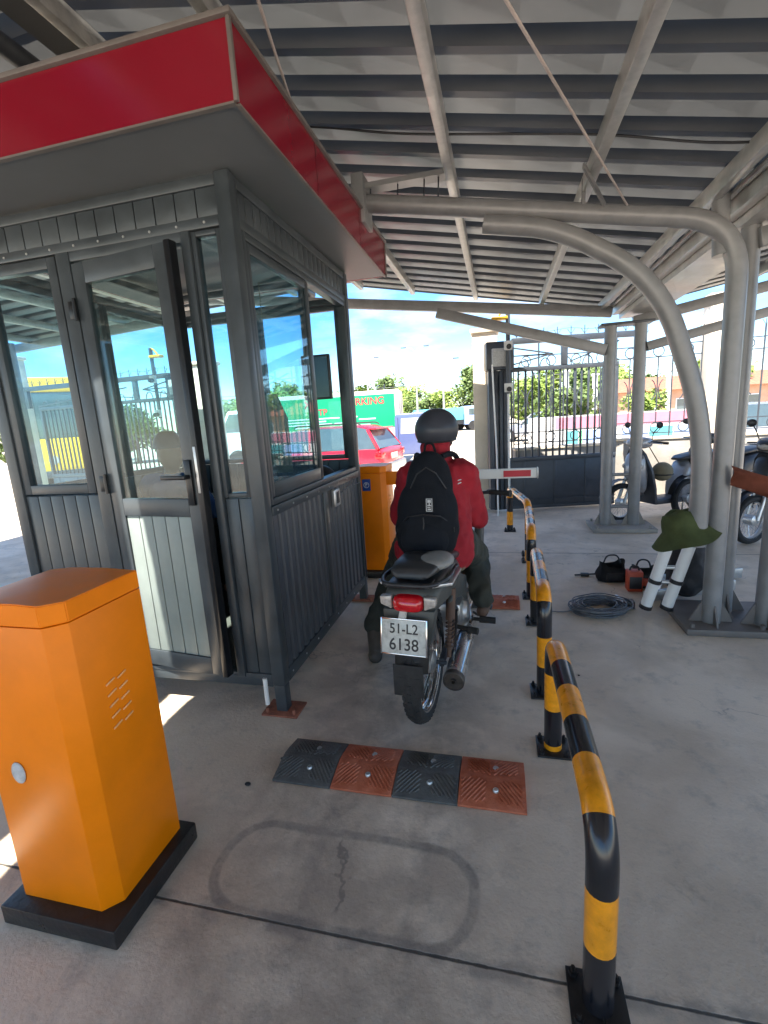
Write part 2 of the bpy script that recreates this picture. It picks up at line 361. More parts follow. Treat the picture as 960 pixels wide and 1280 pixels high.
def organic(name, caps, voxel, m, parent=None, it=4, fold=0, fscale=9, extra=(), **kw):
    """one continuous surface from tapered capsules and ellipsoids, voxel-remeshed and smoothed"""
    mb = MB()
    for (p, q, r0, r1) in caps:
        p = V(p); q = V(q); n = max(2, int((q - p).length / (min(r0, r1) * .35)) + 1)
        n = min(n, 26)
        for j in range(n):
            t = j / (n - 1); mb.ball(p.lerp(q, t), r0 * (1 - t) + r1 * t, 14)
    for e in extra:
        mb.ball(e[0], e[1], 20, mtx=None) if len(e) == 2 else mb.add(ell(e), None)
    me = bpy.data.meshes.new('tmp'); mb.bm.to_mesh(me); mb.bm.free()
    o = bpy.data.objects.new('tmp', me); COL.objects.link(o)
    md = o.modifiers.new('r', 'REMESH'); md.mode = 'VOXEL'; md.voxel_size = voxel
    ms = o.modifiers.new('s', 'SMOOTH'); ms.factor = .6; ms.iterations = it
    dg = bpy.context.evaluated_depsgraph_get(); dg.update()
    me2 = bpy.data.meshes.new_from_object(o.evaluated_get(dg)); bpy.data.objects.remove(o)
    if fold:
        me2.calc_loop_triangles() if False else None
        ns = [v.normal.copy() for v in me2.vertices]
        for v, nn in zip(me2.vertices, ns):
            c = v.co
            h = noise.noise(V((c.x * fscale, c.y * fscale, c.z * fscale * .45))) + .5 * noise.noise(V((c.x * fscale * 2.3, c.y * fscale * 2.3, c.z * fscale * 1.6 + 5)))
            h = 1 - 2 * abs(h)
            v.co = c + nn * fold * h
    bm = bmesh.new(); bm.from_mesh(me2); bpy.data.meshes.remove(me2)
    b = MB(); b.bm.free(); b.bm = bm
    for f in bm.faces: f.material_index = 0
    return obj(name, b, m, parent, smooth=180, recalc=False, **kw)
def ell(e):
    c, r, rot = e
    t = bmesh.new(); bmesh.ops.create_uvsphere(t, u_segments=24, v_segments=16, radius=1)
    bmesh.ops.transform(t, matrix=Matrix.Translation(c) @ rot @ Matrix.Diagonal((*r, 1)), verts=t.verts); return t
def text(name, body, size, mtx, m, parent, depth=.0008, align='CENTER', sx=1.0):
    cu = bpy.data.curves.new('t', 'FONT'); cu.body = body; cu.size = size; cu.extrude = depth; cu.align_x = align; cu.align_y = 'CENTER'
    cu.offset = size * .012
    o = bpy.data.objects.new('t', cu); COL.objects.link(o)
    dg = bpy.context.evaluated_depsgraph_get(); dg.update()
    me = bpy.data.meshes.new_from_object(o.evaluated_get(dg)); bpy.data.objects.remove(o); bpy.data.curves.remove(cu)
    me.transform(mtx @ Matrix.Diagonal((sx, 1, 1, 1))); me.name = name
    if parent: me.transform(wmat(parent).inverted())
    me.materials.clear(); me.materials.append(MT[m] if isinstance(m, str) else m)
    r = bpy.data.objects.new(name, me); COL.objects.link(r); r.parent = parent; return r
def frame_m(o, x, y):
    """matrix with local x, y axes (text plane) at origin o"""
    x = V(x).normalized(); y = V(y).normalized(); z = x.cross(y)
    return Matrix(((x.x, y.x, z.x, o[0]), (x.y, y.y, z.y, o[1]), (x.z, y.z, z.z, o[2]), (0, 0, 0, 1)))
def lerp(a, b, t): return a + (b - a) * t

# ================================================================== GROUND
b = MB(); b.quad((-900, -300, -.13), (900, -300, -.13), (900, 1500, -.13), (-900, 1500, -.13))
obj('ground', b, 'yard', kind='structure', smooth=0)
b = MB(); b.box((-12, -9, -.4), (12, 7.75, 0)); obj('paved_floor', b, 'floor', kind='structure', smooth=0)
b = MB()
b.box((-5, 7.752, -.3), (-.3, 8.1, -.06), .02)
obj('ramp_kerb', b, 'wall', kind='structure')

# ================================================================== CANOPY
SL = -.2                                                   # roof slope across the lane
def rz(x): return 2.93 + SL * x
def corrugated(y0, y1, x0, x1, zf, pitch=.285, phase=0.):
    """trapezoid sheet: flats .19 wide hanging low, ribs raised"""
    prof = []; y = y0 + phase
    while y < y1:
        prof += [(y, 0), (y + .168, 0), (y + .175, .115), (y + .276, .115), (y + .283, 0)]; y += pitch
    mb = MB(); xs = [x0 + (x1 - x0) * i / 10 for i in range(11)]
    rows = []
    for x in xs:
        rows.append([mb.bm.verts.new((x, p[0], zf(x) + p[1] + .0012 * noise.noise(V((x * 1.3, p[0] * 2, 1))))) for p in prof])
        # small stiffening swages in each flat are left to the bump of the sheet
    for A, B in zip(rows, rows[1:]):
        for j in range(len(prof) - 1): mb.bm.faces.new((A[j], A[j + 1], B[j + 1], B[j]))
    # thickness
    r = bmesh.ops.solidify(mb.bm, geom=list(mb.bm.faces), thickness=.002)
    return mb
cn = thing('canopy', 'grey pipe and sheet metal shelter roof over the lane with curved end posts', 'canopy')
obj('roof_sheet', corrugated(-5.0, 6.6, -1.90, 1.42, rz, phase=-.12), 'sheet', cn, smooth=25)
for x in (-1.76, -1.07, -.27, .52, 1.2):
    b = MB(); z = rz(x) - .052
    b.beam((x, -5, z), (x, 6.55, z), .055, .095, .006); obj('purlin', b, 'galv', cn)
def rafter_path(y):
    return arc([(-.84, y, 2.885), (-.1, y, 2.745), (.73, y, 2.585), (1.34, y, 2.47), (1.345, y, 1.6), (1.345, y, .03)], .55, 10)
def make_arch(y, dx=0):
    b = MB(); b.tube(resample(rafter_path(y), .15), .055, 20); obj('curved_post', b, 'pipe', cn)
b = MB(); b.tube(resample(rafter_path(3.35), .15), .055, 20); obj('curved_post', b, 'pipe', cn)
lo = arc([(-.08, 3.32, 2.64), (.35, 3.32, 2.56), (.93, 3.32, 2.20), (1.22, 3.32, 1.35), (1.225, 3.33, .57)], .62, 10)
b = MB(); b.tube(resample(lo, .12), .055, 20); obj('lower_arch_pipe', b, 'pipe', cn)
b = MB(); b.tube([(1.26, 3.37, 2.30), (1.24, 3.38, 2.66)], .045, 16); obj('strut', b, 'pipe', cn)
b = MB(); b.tube([(1.495, 3.55, .03), (1.48, 3.55, 2.5)], .052, 18); obj('straight_post', b, 'pipe', cn)
b = MB(); b.tube([(1.64, 3.33, .03), (1.655, 3.33, 2.5)], .055, 18); obj('straight_post', b, 'pipe', cn)
b = MB()
b.box((1.16, 3.2, .002), (2.1, 3.72, .045), .004)
for x, y in ((1.345, 3.35), (1.495, 3.55), (1.64, 3.33)):
    b.prism([(x + .05, .045), (x + .13, .045), (x + .05, .2)], y - .006, y + .006, 'Y')
    b.prism([(x - .05, .045), (x - .13, .045), (x - .05, .2)], y - .006, y + .006, 'Y')
    b.prism([(y - .05, .045), (y - .12, .045), (y - .05, .18)], x - .006, x + .006, 'X')
for x, y in ((1.2, 3.24), (1.2, 3.68), (1.6, 3.25), (1.62, 3.66)): b.lathe([(0, .07), (.016, .07), (.016, .045)], (x, y, 0), n=6)
obj('base_plate', b, 'trim', cn, label='flat steel base plate with triangular gussets and bolts')
# bracket where the rafter meets the rear truss, above the booth roof
b = MB(); b.box((-.90, 3.25, 2.74), (-.82, 3.45, 3.03), .004); b.box((-.98, 3.29, 2.70), (-.90, 3.31, 2.86), .003); b.beam((-.9, 3.3, 2.9), (-1.02, 3.3, 3.02), .03, .05)
b.box((-.84, 3.30, 2.955), (-.30, 3.40, 2.985)); obj('rafter_bracket', b, 'pipe', cn)
for x in (-.8, -.62, -.45, -.36): 
    b = MB(); b.tube([(x, 3.33, 2.86 - .2 * (x + .84)), (x + .01, 3.33, 2.97)], .005, 6); obj('hanger_bolt', b, 'dksteel', cn)
b = MB(); b.beam((-4.0, 6.38, 3.28), (1.3, 6.38, rz(1.3) - .12), .07, .12, .006); obj('edge_beam', b, 'pipe', cn)
b = MB(); b.beam((-4.0, -1.8, 3.22), (1.3, -1.8, rz(1.3) - .13), .07, .12, .006); obj('edge_beam', b, 'pipe', cn)
b = MB(); b.tube([(1.3, -1.8, 0), (1.3, -1.8, 2.6)], .055, 16); obj('straight_post', b, 'pipe', cn)
b = MB(); b.tube([(1.3, -5.0, 2.62), (1.3, 6.5, 2.62)], .02, 8); b.beam((1.36, -5, 2.60), (1.36, 6.5, 2.60), .07, .14, .005); obj('eave_beam', b, 'galv', cn)
b = MB()
b.prism([(1.40, 2.66), (1.40, 2.48), (1.75, 2.48), (1.75, 2.66), (1.74, 2.66), (1.74, 2.49), (1.41, 2.49), (1.41, 2.66)], -5, 6.5, 'Y'); obj('gutter', b, 'galv', cn)
# ridge pipes and diagonal sag rods
for x, z, r_ in ((-2.13, 3.23, .045), (-2.45, 3.19, .055)):
    b = MB(); b.tube([(x, -5, z), (x, 6.5, z)], r_, 14); obj('ridge_pipe', b, 'dksteel', cn)
for p, q in (((-.12, 1.5, 2.79), (.76, 3.36, 2.62)), ((-.70, 1.5, 2.86), (-.93, 2.5, 2.90)), ((-.93, 2.5, 2.90), (-.95, 3.2, 2.9))):
    b = MB(); b.tube([p, q], .006, 8); obj('brace_rod', b, 'rod', cn)
b = MB(); b.beam((.45, 3.0, 2.74), (.62, 3.32, 2.64), .012, .03); b.beam((.50, 3.32, 2.66), (.5, 3.32, 2.8), .02, .03); obj('rod_clip', b, 'pipe', cn)
# a loose grey cable lying along one rib
b = MB(); b.tube([(x, 2.9 + .01 * math.sin(x * 7), rz(x) - .012 + .012 * math.sin(x * 5)) for x in [-1.1 + i * .1 for i in range(26)]], .006, 6); obj('roof_cable', b, 'black', cn)

# left half of the roof (almost flat), with the open ridge slit that lets the sun in
cl = thing('left_canopy', 'shelter roof left of the booth covering the far lane', 'canopy', (-4.5, 0, 0))
def rzl(x): return 3.34 + .05 * (x + 2.1)
obj('roof_sheet', corrugated(-5.0, 6.6, -7.6, -2.04, rzl, phase=.03), 'sheet', cl, smooth=25)
for x in (-2.7, -3.6, -4.5, -5.4, -6.3, -7.2):
    b = MB(); b.beam((x, -5, rzl(x) - .052), (x, 6.55, rzl(x) - .052), .055, .095, .006); obj('purlin', b, 'galv', cl)
b = MB(); b.beam((-7.6, 6.42, rzl(-7.6) - .13), (-4.05, 6.42, rzl(-4) - .13), .07, .12, .006); obj('edge_beam', b, 'pipe', cl)
for x, y in ((-7.5, 6.3), (-7.5, -1.8), (-4.0, -1.8)):
    b = MB(); b.tube([(x, y, 0), (x, y, 3.0)], .06, 16); obj('straight_post', b, 'pipe', cl)
b = MB(); b.box((-2.045, 1.3, 3.30), (-1.885, 6.6, 3.40)); b.box((-2.045, -5, 3.30), (-1.885, -1.3, 3.40)); obj('ridge_cap', b, 'sheet', cl)

# right neighbouring roof
cr = thing('right_canopy', 'neighbouring sheet roof rising away to the right beyond the gutter', 'canopy', (3.5, 3, 0))
def rzr(x): return 2.60 + .17 * (x - 1.6)
obj('roof_sheet', corrugated(-4, 6.4, 1.72, 5.6, rzr, phase=.05), 'sheet', cr, smooth=25)
for x in (2.5, 3.4, 4.3, 5.2):
    b = MB(); b.beam((x, -1.5, rzr(x) - .06), (x, 6.4, rzr(x) - .06), .05, .1, .005); obj('purlin', b, 'galv', cr)
for y in (3.5, 6.25):
    b = MB(); b.beam((1.5, y, 2.40), (5.5, y, rzr(5.5) - .17), .07, .11, .006); obj('rafter', b, 'pipe', cr)
for x, y in ((5.3, 3.5), (5.3, 6.25), (5.3, -1.3)):
    b = MB(); b.tube([(x, y, 0), (x, y, rzr(x) - .12)], .055, 16); obj('straight_post', b, 'pipe', cr)

# ladder-like twin post
lp = thing('twin_post', 'pale grey twin pipe post with rungs on a flat base, in front of the gate', 'post', (1.4, 6.15, 0))
for x in (1.245, 1.56):
    b = MB(); b.tube([(x, 6.15, .04), (x, 6.15, 2.36)], .066, 20); obj('pipe_post', b, 'pipe', lp)
for z in (.27, .66):
    b = MB(); b.tube([(1.30, 6.15, z), (1.50, 6.15, z)], .02, 10); obj('rung', b, 'pipe', lp)
b = MB(); b.box((1.07, 5.88, .002), (1.76, 6.38, .05), .004)
for x in (1.245, 1.56):
    b.prism([(x + .06, .05), (x + .14, .05), (x + .06, .22)], 6.144, 6.156, 'Y'); b.prism([(x - .06, .05), (x - .13, .05), (x - .06, .2)], 6.144, 6.156, 'Y')
for x, y in ((1.12, 5.94), (1.7, 5.94), (1.12, 6.32), (1.7, 6.32)): b.lathe([(0, .08), (.016, .08), (.016, .05)], (x, y, 0), n=6)
obj('base_plate', b, 'wall', lp)
b = MB(); b.beam((-.72, 6.10, 2.70), (1.19, 6.10, 2.10), .07, .115, .006); obj('bracket_arm', b, 'pipe', lp)
b = MB(); b.beam((1.62, 6.12, 2.10), (3.3, 6.12, 2.46), .07, .10, .006); obj('bracket_arm', b, 'pipe', lp)
b = MB(); b.box((1.13, 6.06, 2.36), (1.68, 6.30, 2.385), .003); obj('cap_plate', b, 'dksteel', lp)

# ================================================================== BOOTH
BX0, BX1, BY0, BY1, BZ0, BZ1 = -2.62, -1.10, 2.04, 3.68, .20, 2.57
bt = thing('guard_booth', 'dark grey guard booth with red fascia roof and sliding window', 'booth', (-1.86, 2.86, 0))
b = MB()
P = .07
for x in (BX0, BX1 - P):
    for y in (BY0, BY1 - P): b.box((x, y, .16), (x + P, y + P, BZ1), .006)
for z in (BZ0 - .05, 2.36, BZ1 - .05):                       # perimeter rails
    h = .07 if z < 1 else .045
    b.box((BX0 + P, BY0 + .004, z), (BX1 - P, BY0 + .05, z + h), .004); b.box((BX0 + P, BY1 - .05, z), (BX1 - P, BY1 - .004, z + h), .004)
    b.box((BX0 + .004, BY0 + P, z), (BX0 + .05, BY1 - P, z + h), .004); b.box((BX1 - .05, BY0 + P, z), (BX1 - .004, BY1 - P, z + h), .004)
obj('frame', b, 'booth', bt)
def grooved(axis, a0, a1, z0, z1, c, t, pitch, gap=.005, inset=0):
    """board lining with open shadow grooves"""
    mb = MB(); n = max(1, round((a1 - a0) / pitch)); w = (a1 - a0) / n
    mb.box(*(((a0, c - t, z0), (a1, c - t * .45, z1)) if axis == 'X' else ((c - t, a0, z0), (c - t * .45, a1, z1))))
    for i in range(n):
        p = a0 + i * w + gap; q = a0 + (i + 1) * w - gap * .2
        if axis == 'X': mb.box((p, c - t * .45 + .0005, z0 + .001), (q, c, z1 - .001), .0025)
        else: mb.box((c - t * .45 + .0005, p, z0 + .001), (c, q, z1 - .001), .0025)
    return mb
def fgroove(a0, a1, z0, z1, y, t, pitch):                     # panel facing -Y
    mb = MB(); n = max(1, round((a1 - a0) / pitch)); w = (a1 - a0) / n
    mb.box((a0, y + t * .5, z0), (a1, y + t, z1))
    for i in range(n): mb.box((a0 + i * w + .004, y, z0 + .001), (a0 + (i + 1) * w - .001, y + t * .5 - .0005, z1 - .001), .0025)
    return mb
# side (right) wall: top strip, lower slats in two bays
obj('top_panel', grooved('Y', BY0 + P, BY1 - P, 2.405, 2.52, BX1 - .012, .02, .075), 'booth', bt)
def slats(y0, y1, z0, z1, x):
    mb = MB(); n = round((y1 - y0) / .085); w = (y1 - y0) / n; pr = []
    for i in range(n):
        y = y0 + i * w; pr += [(y, x - .028), (y + w * .22, x - .028), (y + w * .34, x), (y + w * .88, x), (y + w * 1.0, x - .028)]
    pr2 = [(p, q - .006) for p, q in pr][::-1]
    t = bmesh.new(); A = [t.verts.new((q, p, z0)) for p, q in pr]; B = [t.verts.new((q, p, z1)) for p, q in pr]
    for i in range(len(pr) - 1): t.faces.new((A[i], A[i + 1], B[i + 1], B[i]))
    mb.add(t); mb.box((x - .05, y0, z0), (x - .04, y1, z1)); return mb
for y0, y1 in ((BY0 + P, 2.84), (2.90, BY1 - P)): obj('slatted_panel', slats(y0, y1, .22, 1.05, BX1 - .012), 'slat', bt, smooth=20)
b = MB(); b.box((BX1 - .05, 2.84, .2), (BX1 - .002, 2.90, 1.05), .004); b.box((BX1 - .055, BY0 + P, 1.05), (BX1 + .006, BY1 - P, 1.10), .005); obj('window_sill', b, 'booth', bt)
# right sliding window
w = MB()
w.box((BX1 - .06, BY0 + P + .002, 1.102), (BX1 - .004, BY0 + P + .035, 2.358), .003); w.box((BX1 - .06, BY1 - P - .035, 1.102), (BX1 - .004, BY1 - P - .002, 2.358), .003)
w.box((BX1 - .06, BY0 + P + .035, 2.325), (BX1 - .004, BY1 - P - .035, 2.358), .003); w.box((BX1 - .06, BY0 + P + .035, 1.102), (BX1 - .004, BY1 - P - .035, 1.135), .003)
wr = obj('window', w, 'booth', bt, label='sliding window frame on the lane side, right half open')
w = MB(); y0, y1 = BY0 + P + .037, 2.89
for a, c in (((BX1 - .03, y0, 1.137), (BX1 - .012, y0 + .04, 2.323)), ((BX1 - .03, y1 - .045, 1.137), (BX1 - .012, y1, 2.323)), ((BX1 - .03, y0 + .04, 1.137), (BX1 - .012, y1 - .045, 1.21)), ((BX1 - .03, y0 + .04, 2.28), (BX1 - .012, y1 - .045, 2.323))): w.box(a, c, .003)
obj('sash', w, 'booth', wr)
w = MB(); w.box((BX1 - .024, y0 + .04, 1.21), (BX1 - .02, y1 - .045, 2.28)); obj('pane', w, GL, wr, smooth=0)
w = MB()
for a, c in (((BX1 - .055, y0 + .02, 1.137), (BX1 - .037, y0 + .06, 2.323)), ((BX1 - .055, y1 - .06, 1.137), (BX1 - .037, y1 - .015, 2.323)), ((BX1 - .055, y0 + .06, 1.137), (BX1 - .037, y1 - .06, 1.2)), ((BX1 - .055, y0 + .06, 2.285), (BX1 - .037, y1 - .06, 2.323))): w.box(a, c, .003)
obj('sash', w, 'booth', wr)
w = MB(); w.box((BX1 - .048, y0 + .06, 1.2), (BX1 - .044, y1 - .06, 2.285)); obj('pane', w, GL, wr, smooth=0)
# intercom
w = MB(); w.box((BX1 + .001, 2.96, .93), (BX1 + .03, 3.06, 1.045), .006); ic = obj('intercom', w, 'alu', bt)
w = MB(); w.box((BX1 + .0305, 2.985, .95), (BX1 + .034, 3.035, 1.03), .002); obj('keypad', w, 'black', ic)
# front wall
def window(x0, x1, z0, z1, y, nm='window', glassm=GL, fr=.035, axis='X', lab=None):
    w = MB()
    if axis == 'X':
        w.box((x0, y, z0), (x0 + fr, y + .045, z1), .003); w.box((x1 - fr, y, z0), (x1, y + .045, z1), .003)
        w.box((x0 + fr, y, z0), (x1 - fr, y + .045, z0 + fr), .003); w.box((x0 + fr, y, z1 - fr), (x1 - fr, y + .045, z1), .003)
    else:
        w.box((y, x0, z0), (y + .045, x0 + fr, z1), .003); w.box((y, x1 - fr, z0), (y + .045, x1, z1), .003)
        w.box((y, x0 + fr, z0), (y + .045, x1 - fr, z0 + fr), .003); w.box((y, x0 + fr, z1 - fr), (y + .045, x1 - fr, z1), .003)
    o = obj(nm, w, 'booth', bt, label=lab)
    w = MB()
    if axis == 'X': w.box((x0 + fr, y + .02, z0 + fr), (x1 - fr, y + .025, z1 - fr))
    else: w.box((y + .02, x0 + fr, z0 + fr), (y + .025, x1 - fr, z1 - fr))
    obj('pane', w, glassm, o, smooth=0); return o
obj('top_panel', fgroove(BX0 + P, BX1 - P, 2.405, 2.52, BY0 + .012, .02, .11), 'booth', bt)
window(-2.548, -2.07, 1.20, 2.355, BY0 + .01, fr=.05)
obj('wall_panel', fgroove(BX0 + P, -2.05, .22, 1.19, BY0 + .012, .02, .09), 'booth', bt)
b = MB(); b.box((-2.05, BY0 - .004, .2), (-1.975, BY0 + .06, 2.36), .004); b.box((-1.365, BY0 - .004, .2), (-1.32, BY0 + .06, 2.36), .004); b.box((-1.975, BY0, 2.315), (-1.365, BY0 + .06, 2.36), .004)
b.box((-1.975, BY0, .2), (-1.365, BY0 + .06, .225), .004)
obj('door_frame', b, 'booth', bt)
window(-1.318, -1.172, 1.16, 2.355, BY0 + .01, fr=.022)
obj('wall_panel', fgroove(-1.318, -1.172, .22, 1.155, BY0 + .012, .02, .073), 'booth', bt)
# left and back walls with windows
obj('wall_panel', grooved('Y', BY0 + P, BY1 - P, .22, 1.19, BX0 + .035, .02, .09), 'booth', bt)
window(BY0 + P + .002, 2.86, 1.195, 2.355, BX0 + .004, axis='Y'); window(2.862, BY1 - P - .002, 1.195, 2.355, BX0 + .004, axis='Y')
obj('wall_panel', fgroove(BX0 + P, BX1 - P, .22, 1.19, BY1 - .035, .02, .09), 'booth', bt)
window(BX0 + P + .002, -1.86, 1.195, 2.355, BY1 - .05); window(-1.858, BX1 - P - .002, 1.195, 2.355, BY1 - .05)
b = MB(); b.box((BX0 + .02, BY0 + .02, .2), (BX1 - .02, BY1 - .02, .22)); obj('booth_floor', b, 'trim', bt)
# door, slightly ajar
dr_root = Matrix.Translation((-1.972, BY0 + .0, 0)) @ Matrix.Rotation(math.radians(-7), 4, 'Z')
def dbox(mb, a, c, bev=0): mb.box(a, c, bev, None, dr_root)
DW = .605
b = MB()
for a, c in (((0, 0, .24), (.075, .035, 2.305)), ((DW - .10, 0, .24), (DW - .032, .035, 2.305)), ((.075, 0, 2.21), (DW - .10, .035, 2.305)), ((.075, 0, .24), (DW - .10, .035, .33)), ((.075, 0, 1.08), (DW - .10, .035, 1.17))): dbox(b, a, c, .003)
dr = obj('door', b, 'booth', bt, label='glazed booth door standing slightly open')
b = MB(); dbox(b, (DW - .031, -.006, .235), (DW, .041, 2.31), .003); obj('door_edge', b, 'boothdark', dr)
b = MB(); dbox(b, (.075, .013, 1.17), (DW - .10, .019, 2.21)); obj('pane', b, GLd, dr, smooth=0)
b = MB()
n_ = 5; w_ = (DW - .175) / n_
dbox(b, (.075, .018, .33), (DW - .10, .026, 1.08))
for i in range(n_): dbox(b, (.075 + i * w_ + .003, .008, .332), (.075 + (i + 1) * w_ - .002, .0178, 1.078), .002)
obj('door_panel', b, 'boothlight', dr)
b = MB(); dbox(b, (DW - .085, -.016, 1.14), (DW - .048, -.0005, 1.36), .004)
h_ = obj('handle', b, 'boothdark', dr)
b = MB(); dbox(b, (DW - .20, -.055, 1.27), (DW - .055, -.038, 1.29), .004); dbox(b, (DW - .075, -.05, 1.27), (DW - .058, -.016, 1.29), .003); obj('lever', b, 'boothdark', h_)
b = MB(); dbox(b, (DW - .022, -.009, 1.20), (DW - .008, -.0065, 1.42), .001)
for z in (1.23, 1.30, 1.39): b.lathe([(0, -.002), (.005, -.002), (.005, 0)], n=10, mtx=dr_root @ Matrix.Translation((DW - .015, -.0098, z)) @ Matrix.Rotation(PI / 2, 4, 'X'))
obj('strike_plate', b, 'alu', dr)
for z in (.45, 1.25, 2.1):
    b = MB(); b.tube([(-1.978, BY0 - .012, z - .05), (-1.978, BY0 - .012, z + .05)], .009, 10); b.box((-2.02, BY0 - .008, z - .04), (-1.98, BY0 - .0045, z + .04), .001); obj('hinge', b, 'boothdark', bt)
b = MB()
for y in [2.16 + .19 * i for i in range(8)]:
    for z in (1.075, .185): b.lathe([(0, .003), (.005, .003), (.006, 0), (.006, -.004)], (BX1 + (.006 if z > 1 else -.004), y, z), 'X', n=8)
for x in [-2.5 + .14 * i for i in range(10)]: b.lathe([(0, -.003), (.005, -.003), (.006, 0), (.006, .004)], (x, BY0 + .004, 2.382), 'Y', n=8)
obj('screws', b, 'alu', bt)
b = MB(); b.tube([(BX1 + .008, 3.62 + .004 * math.sin(z * 9), z) for z in [.2 + .1 * i for i in range(9)]] + [(BX1 + .02, 3.3, 1.02), (BX1 + .02, 3.065, 1.0)], .004, 6); obj('intercom_wire', b, 'black', bt)
# roof
b = MB(); b.box((-2.92, 1.70, 2.576), (-.86, 3.88, 2.60)); b.box((-2.86, 1.76, 2.60), (-.92, 3.82, 2.79)); obj('soffit', b, 'soffit', bt)
b = MB(); b.box((-2.935, 1.686, 2.575), (-.845, 1.698, 2.815)); b.box((-.857, 1.70, 2.575), (-.845, 3.884, 2.815)); b.box((-2.935, 3.884, 2.575), (-.845, 3.896, 2.815)); b.box((-2.935, 1.70, 2.575), (-2.923, 3.884, 2.815))
obj('fascia', b, 'red', bt)
for x in (-1.9,):
    b = MB(); b.box((x, 1.6845, 2.58), (x + .004, 1.6858, 2.81)); obj('fascia_joint', b, 'boothdark', bt)
for y in (2.45, 3.2):
    b = MB(); b.box((-.8448, y, 2.58), (-.8435, y + .004, 2.81)); obj('fascia_joint', b, 'boothdark', bt)
b = MB(); b.box((-2.95, 1.67, 2.817), (-.83, 3.91, 2.835), .003)
for x, y in ((-.853, 1.678), (-.853, 3.888)): b.box((x, y, 2.572), (x + .016, y + .016, 2.816), .003)
for a, c in (((-2.94, 1.681, 2.567), (-.853, 1.70, 2.5745)), ((-.855, 1.70, 2.567), (-.84, 3.884, 2.5745))): b.box(a, c)
obj('roof_trim', b, 'trim', bt)
# feet
for x, y in ((BX1 - .035, BY0 + .035), (BX1 - .035, BY1 - .035), (BX0 + .035, BY0 + .035), (BX0 + .035, BY1 - .035)):
    b = MB(); b.box((x - .03, y - .03, .01), (x + .03, y + .03, .158), .004); ft = obj('foot', b, 'booth', bt)
    b = MB(); b.box((x - .10, y - .07, .002), (x + .10, y + .07, .012), .002)
    for dx in (-.075, .075): b.lathe([(0, .035), (.009, .035), (.009, .012)], (x + dx, y - .045, 0), n=6)
    obj('foot_plate', b, 'rust', ft)
b = MB(); b.tube([(BX1 - .11, BY0 + .0, .20), (BX1 - .11, BY0 - .0, .05)], .012, 8); obj('cable_conduit', b, 'white', bt)

# things inside the booth
dk = thing('booth_desk', 'pale desk top seen through the booth door glass', 'desk', (-1.9, 3.3, .22))
b = MB(); b.box((-2.45, 3.12, .92), (-1.2, 3.60, .95), .005); obj('desk_top', b, 'white', dk)
for x in (-2.43, -1.25):
    for y in (3.14, 3.55):
        b = MB(); b.box((x, y, .221), (x + .03, y + .03, .92)); obj('leg', b, 'alu', dk)
mo = thing('monitor', 'black flat monitor hanging beside the open booth window', 'monitor', (-1.35, 3.50, 1.9))
b = MB(); b.box((-1.42, 3.42, 1.66), (-1.20, 3.45, 1.98), .006); obj('casing', b, 'black', mo)
b = MB(); b.box((-1.405, 3.415, 1.675), (-1.215, 3.4195, 1.965)); obj('screen', b, 'screen', mo)
b = MB(); b.beam((-1.3, 3.45, 1.85), (-1.3, 3.6, 1.85), .03, .03); obj('arm', b, 'black', mo)
fn = MB(); fn.ball((-1.30, 3.33, 1.06), (.12, .10, .12), 20); fn.box((-1.43, 3.24, 1.0), (-1.17, 3.44, 1.03), .01)
fn.bm.verts.ensure_lookup_table()
for v in fn.bm.verts: v.co.z = max(v.co.z, .955)
obj('motorcycle_helmet', fn, 'black', label='black helmet on the desk behind the open booth window', cat='helmet', loc=(-1.3, 3.33, .95))
# hanging khaki shirt
hs = MB(); rows = []
for i in range(14):
    z = 1.72 - i * .045; w_ = .05 + .075 * min(1, i / 4)
    rows.append([hs.bm.verts.new((-1.66 + w_ * math.cos(t), 3.35 + (.03 + .018 * math.sin(i * .9 + t * 3)) * math.sin(t), z)) for t in [2 * PI * j / 22 for j in range(22)]])
for A, B in zip(rows, rows[1:]):
    for j in range(22): hs.bm.faces.new((A[j], A[(j + 1) % 22], B[(j + 1) % 22], B[j]))
hs.bm.faces.new(rows[0]); hs.bm.faces.new(rows[-1][::-1])
hs.tube([(-1.66, 3.35, 1.70), (-1.66, 3.35, 2.50)], .004, 6)
obj('hanging_shirt', hs, 'khaki', label='khaki shirt hanging inside the booth behind the narrow pane', cat='shirt', loc=(-1.66, 3.35, 1.4))

# guard sitting in the booth
def head_mesh(parent, c, yaw, s=1.0, lean=0, nm='body'):
    pass
gd = thing('person', 'guard in blue shirt and dark cap sitting inside the booth', 'person', (-2.28, 3.0, .22))
gx, gy = -2.20, 2.80
caps = [((gx, gy, .72), (gx, gy, 1.08), .125, .12), ((gx - .14, gy, 1.14), (gx + .14, gy, 1.14), .065, .065), ((gx, gy, 1.15), (gx + .02, gy + .02, 1.26), .05, .048),
        ((gx - .18, gy, 1.13), (gx - .22, gy + .12, .90), .045, .038), ((gx - .22, gy + .12, .90), (gx - .12, gy + .33, .985), .036, .026),
        ((gx + .18, gy, 1.13), (gx + .24, gy + .12, .90), .045, .038), ((gx + .24, gy + .12, .90), (gx + .14, gy + .33, .985), .036, .026),
        ((gx - .08, gy, .70), (gx - .1, gy + .40, .68), .075, .058), ((gx + .08, gy, .70), (gx + .1, gy + .40, .68), .075, .058),
        ((gx - .1, gy + .40, .66), (gx - .1, gy + .36, .30), .052, .04), ((gx + .1, gy + .40, .66), (gx + .1, gy + .36, .30), .052, .04),
        ((gx - .1, gy + .36, .26), (gx - .1, gy + .52, .25), .034, .03), ((gx + .1, gy + .36, .26), (gx + .1, gy + .52, .25), .034, .03)]
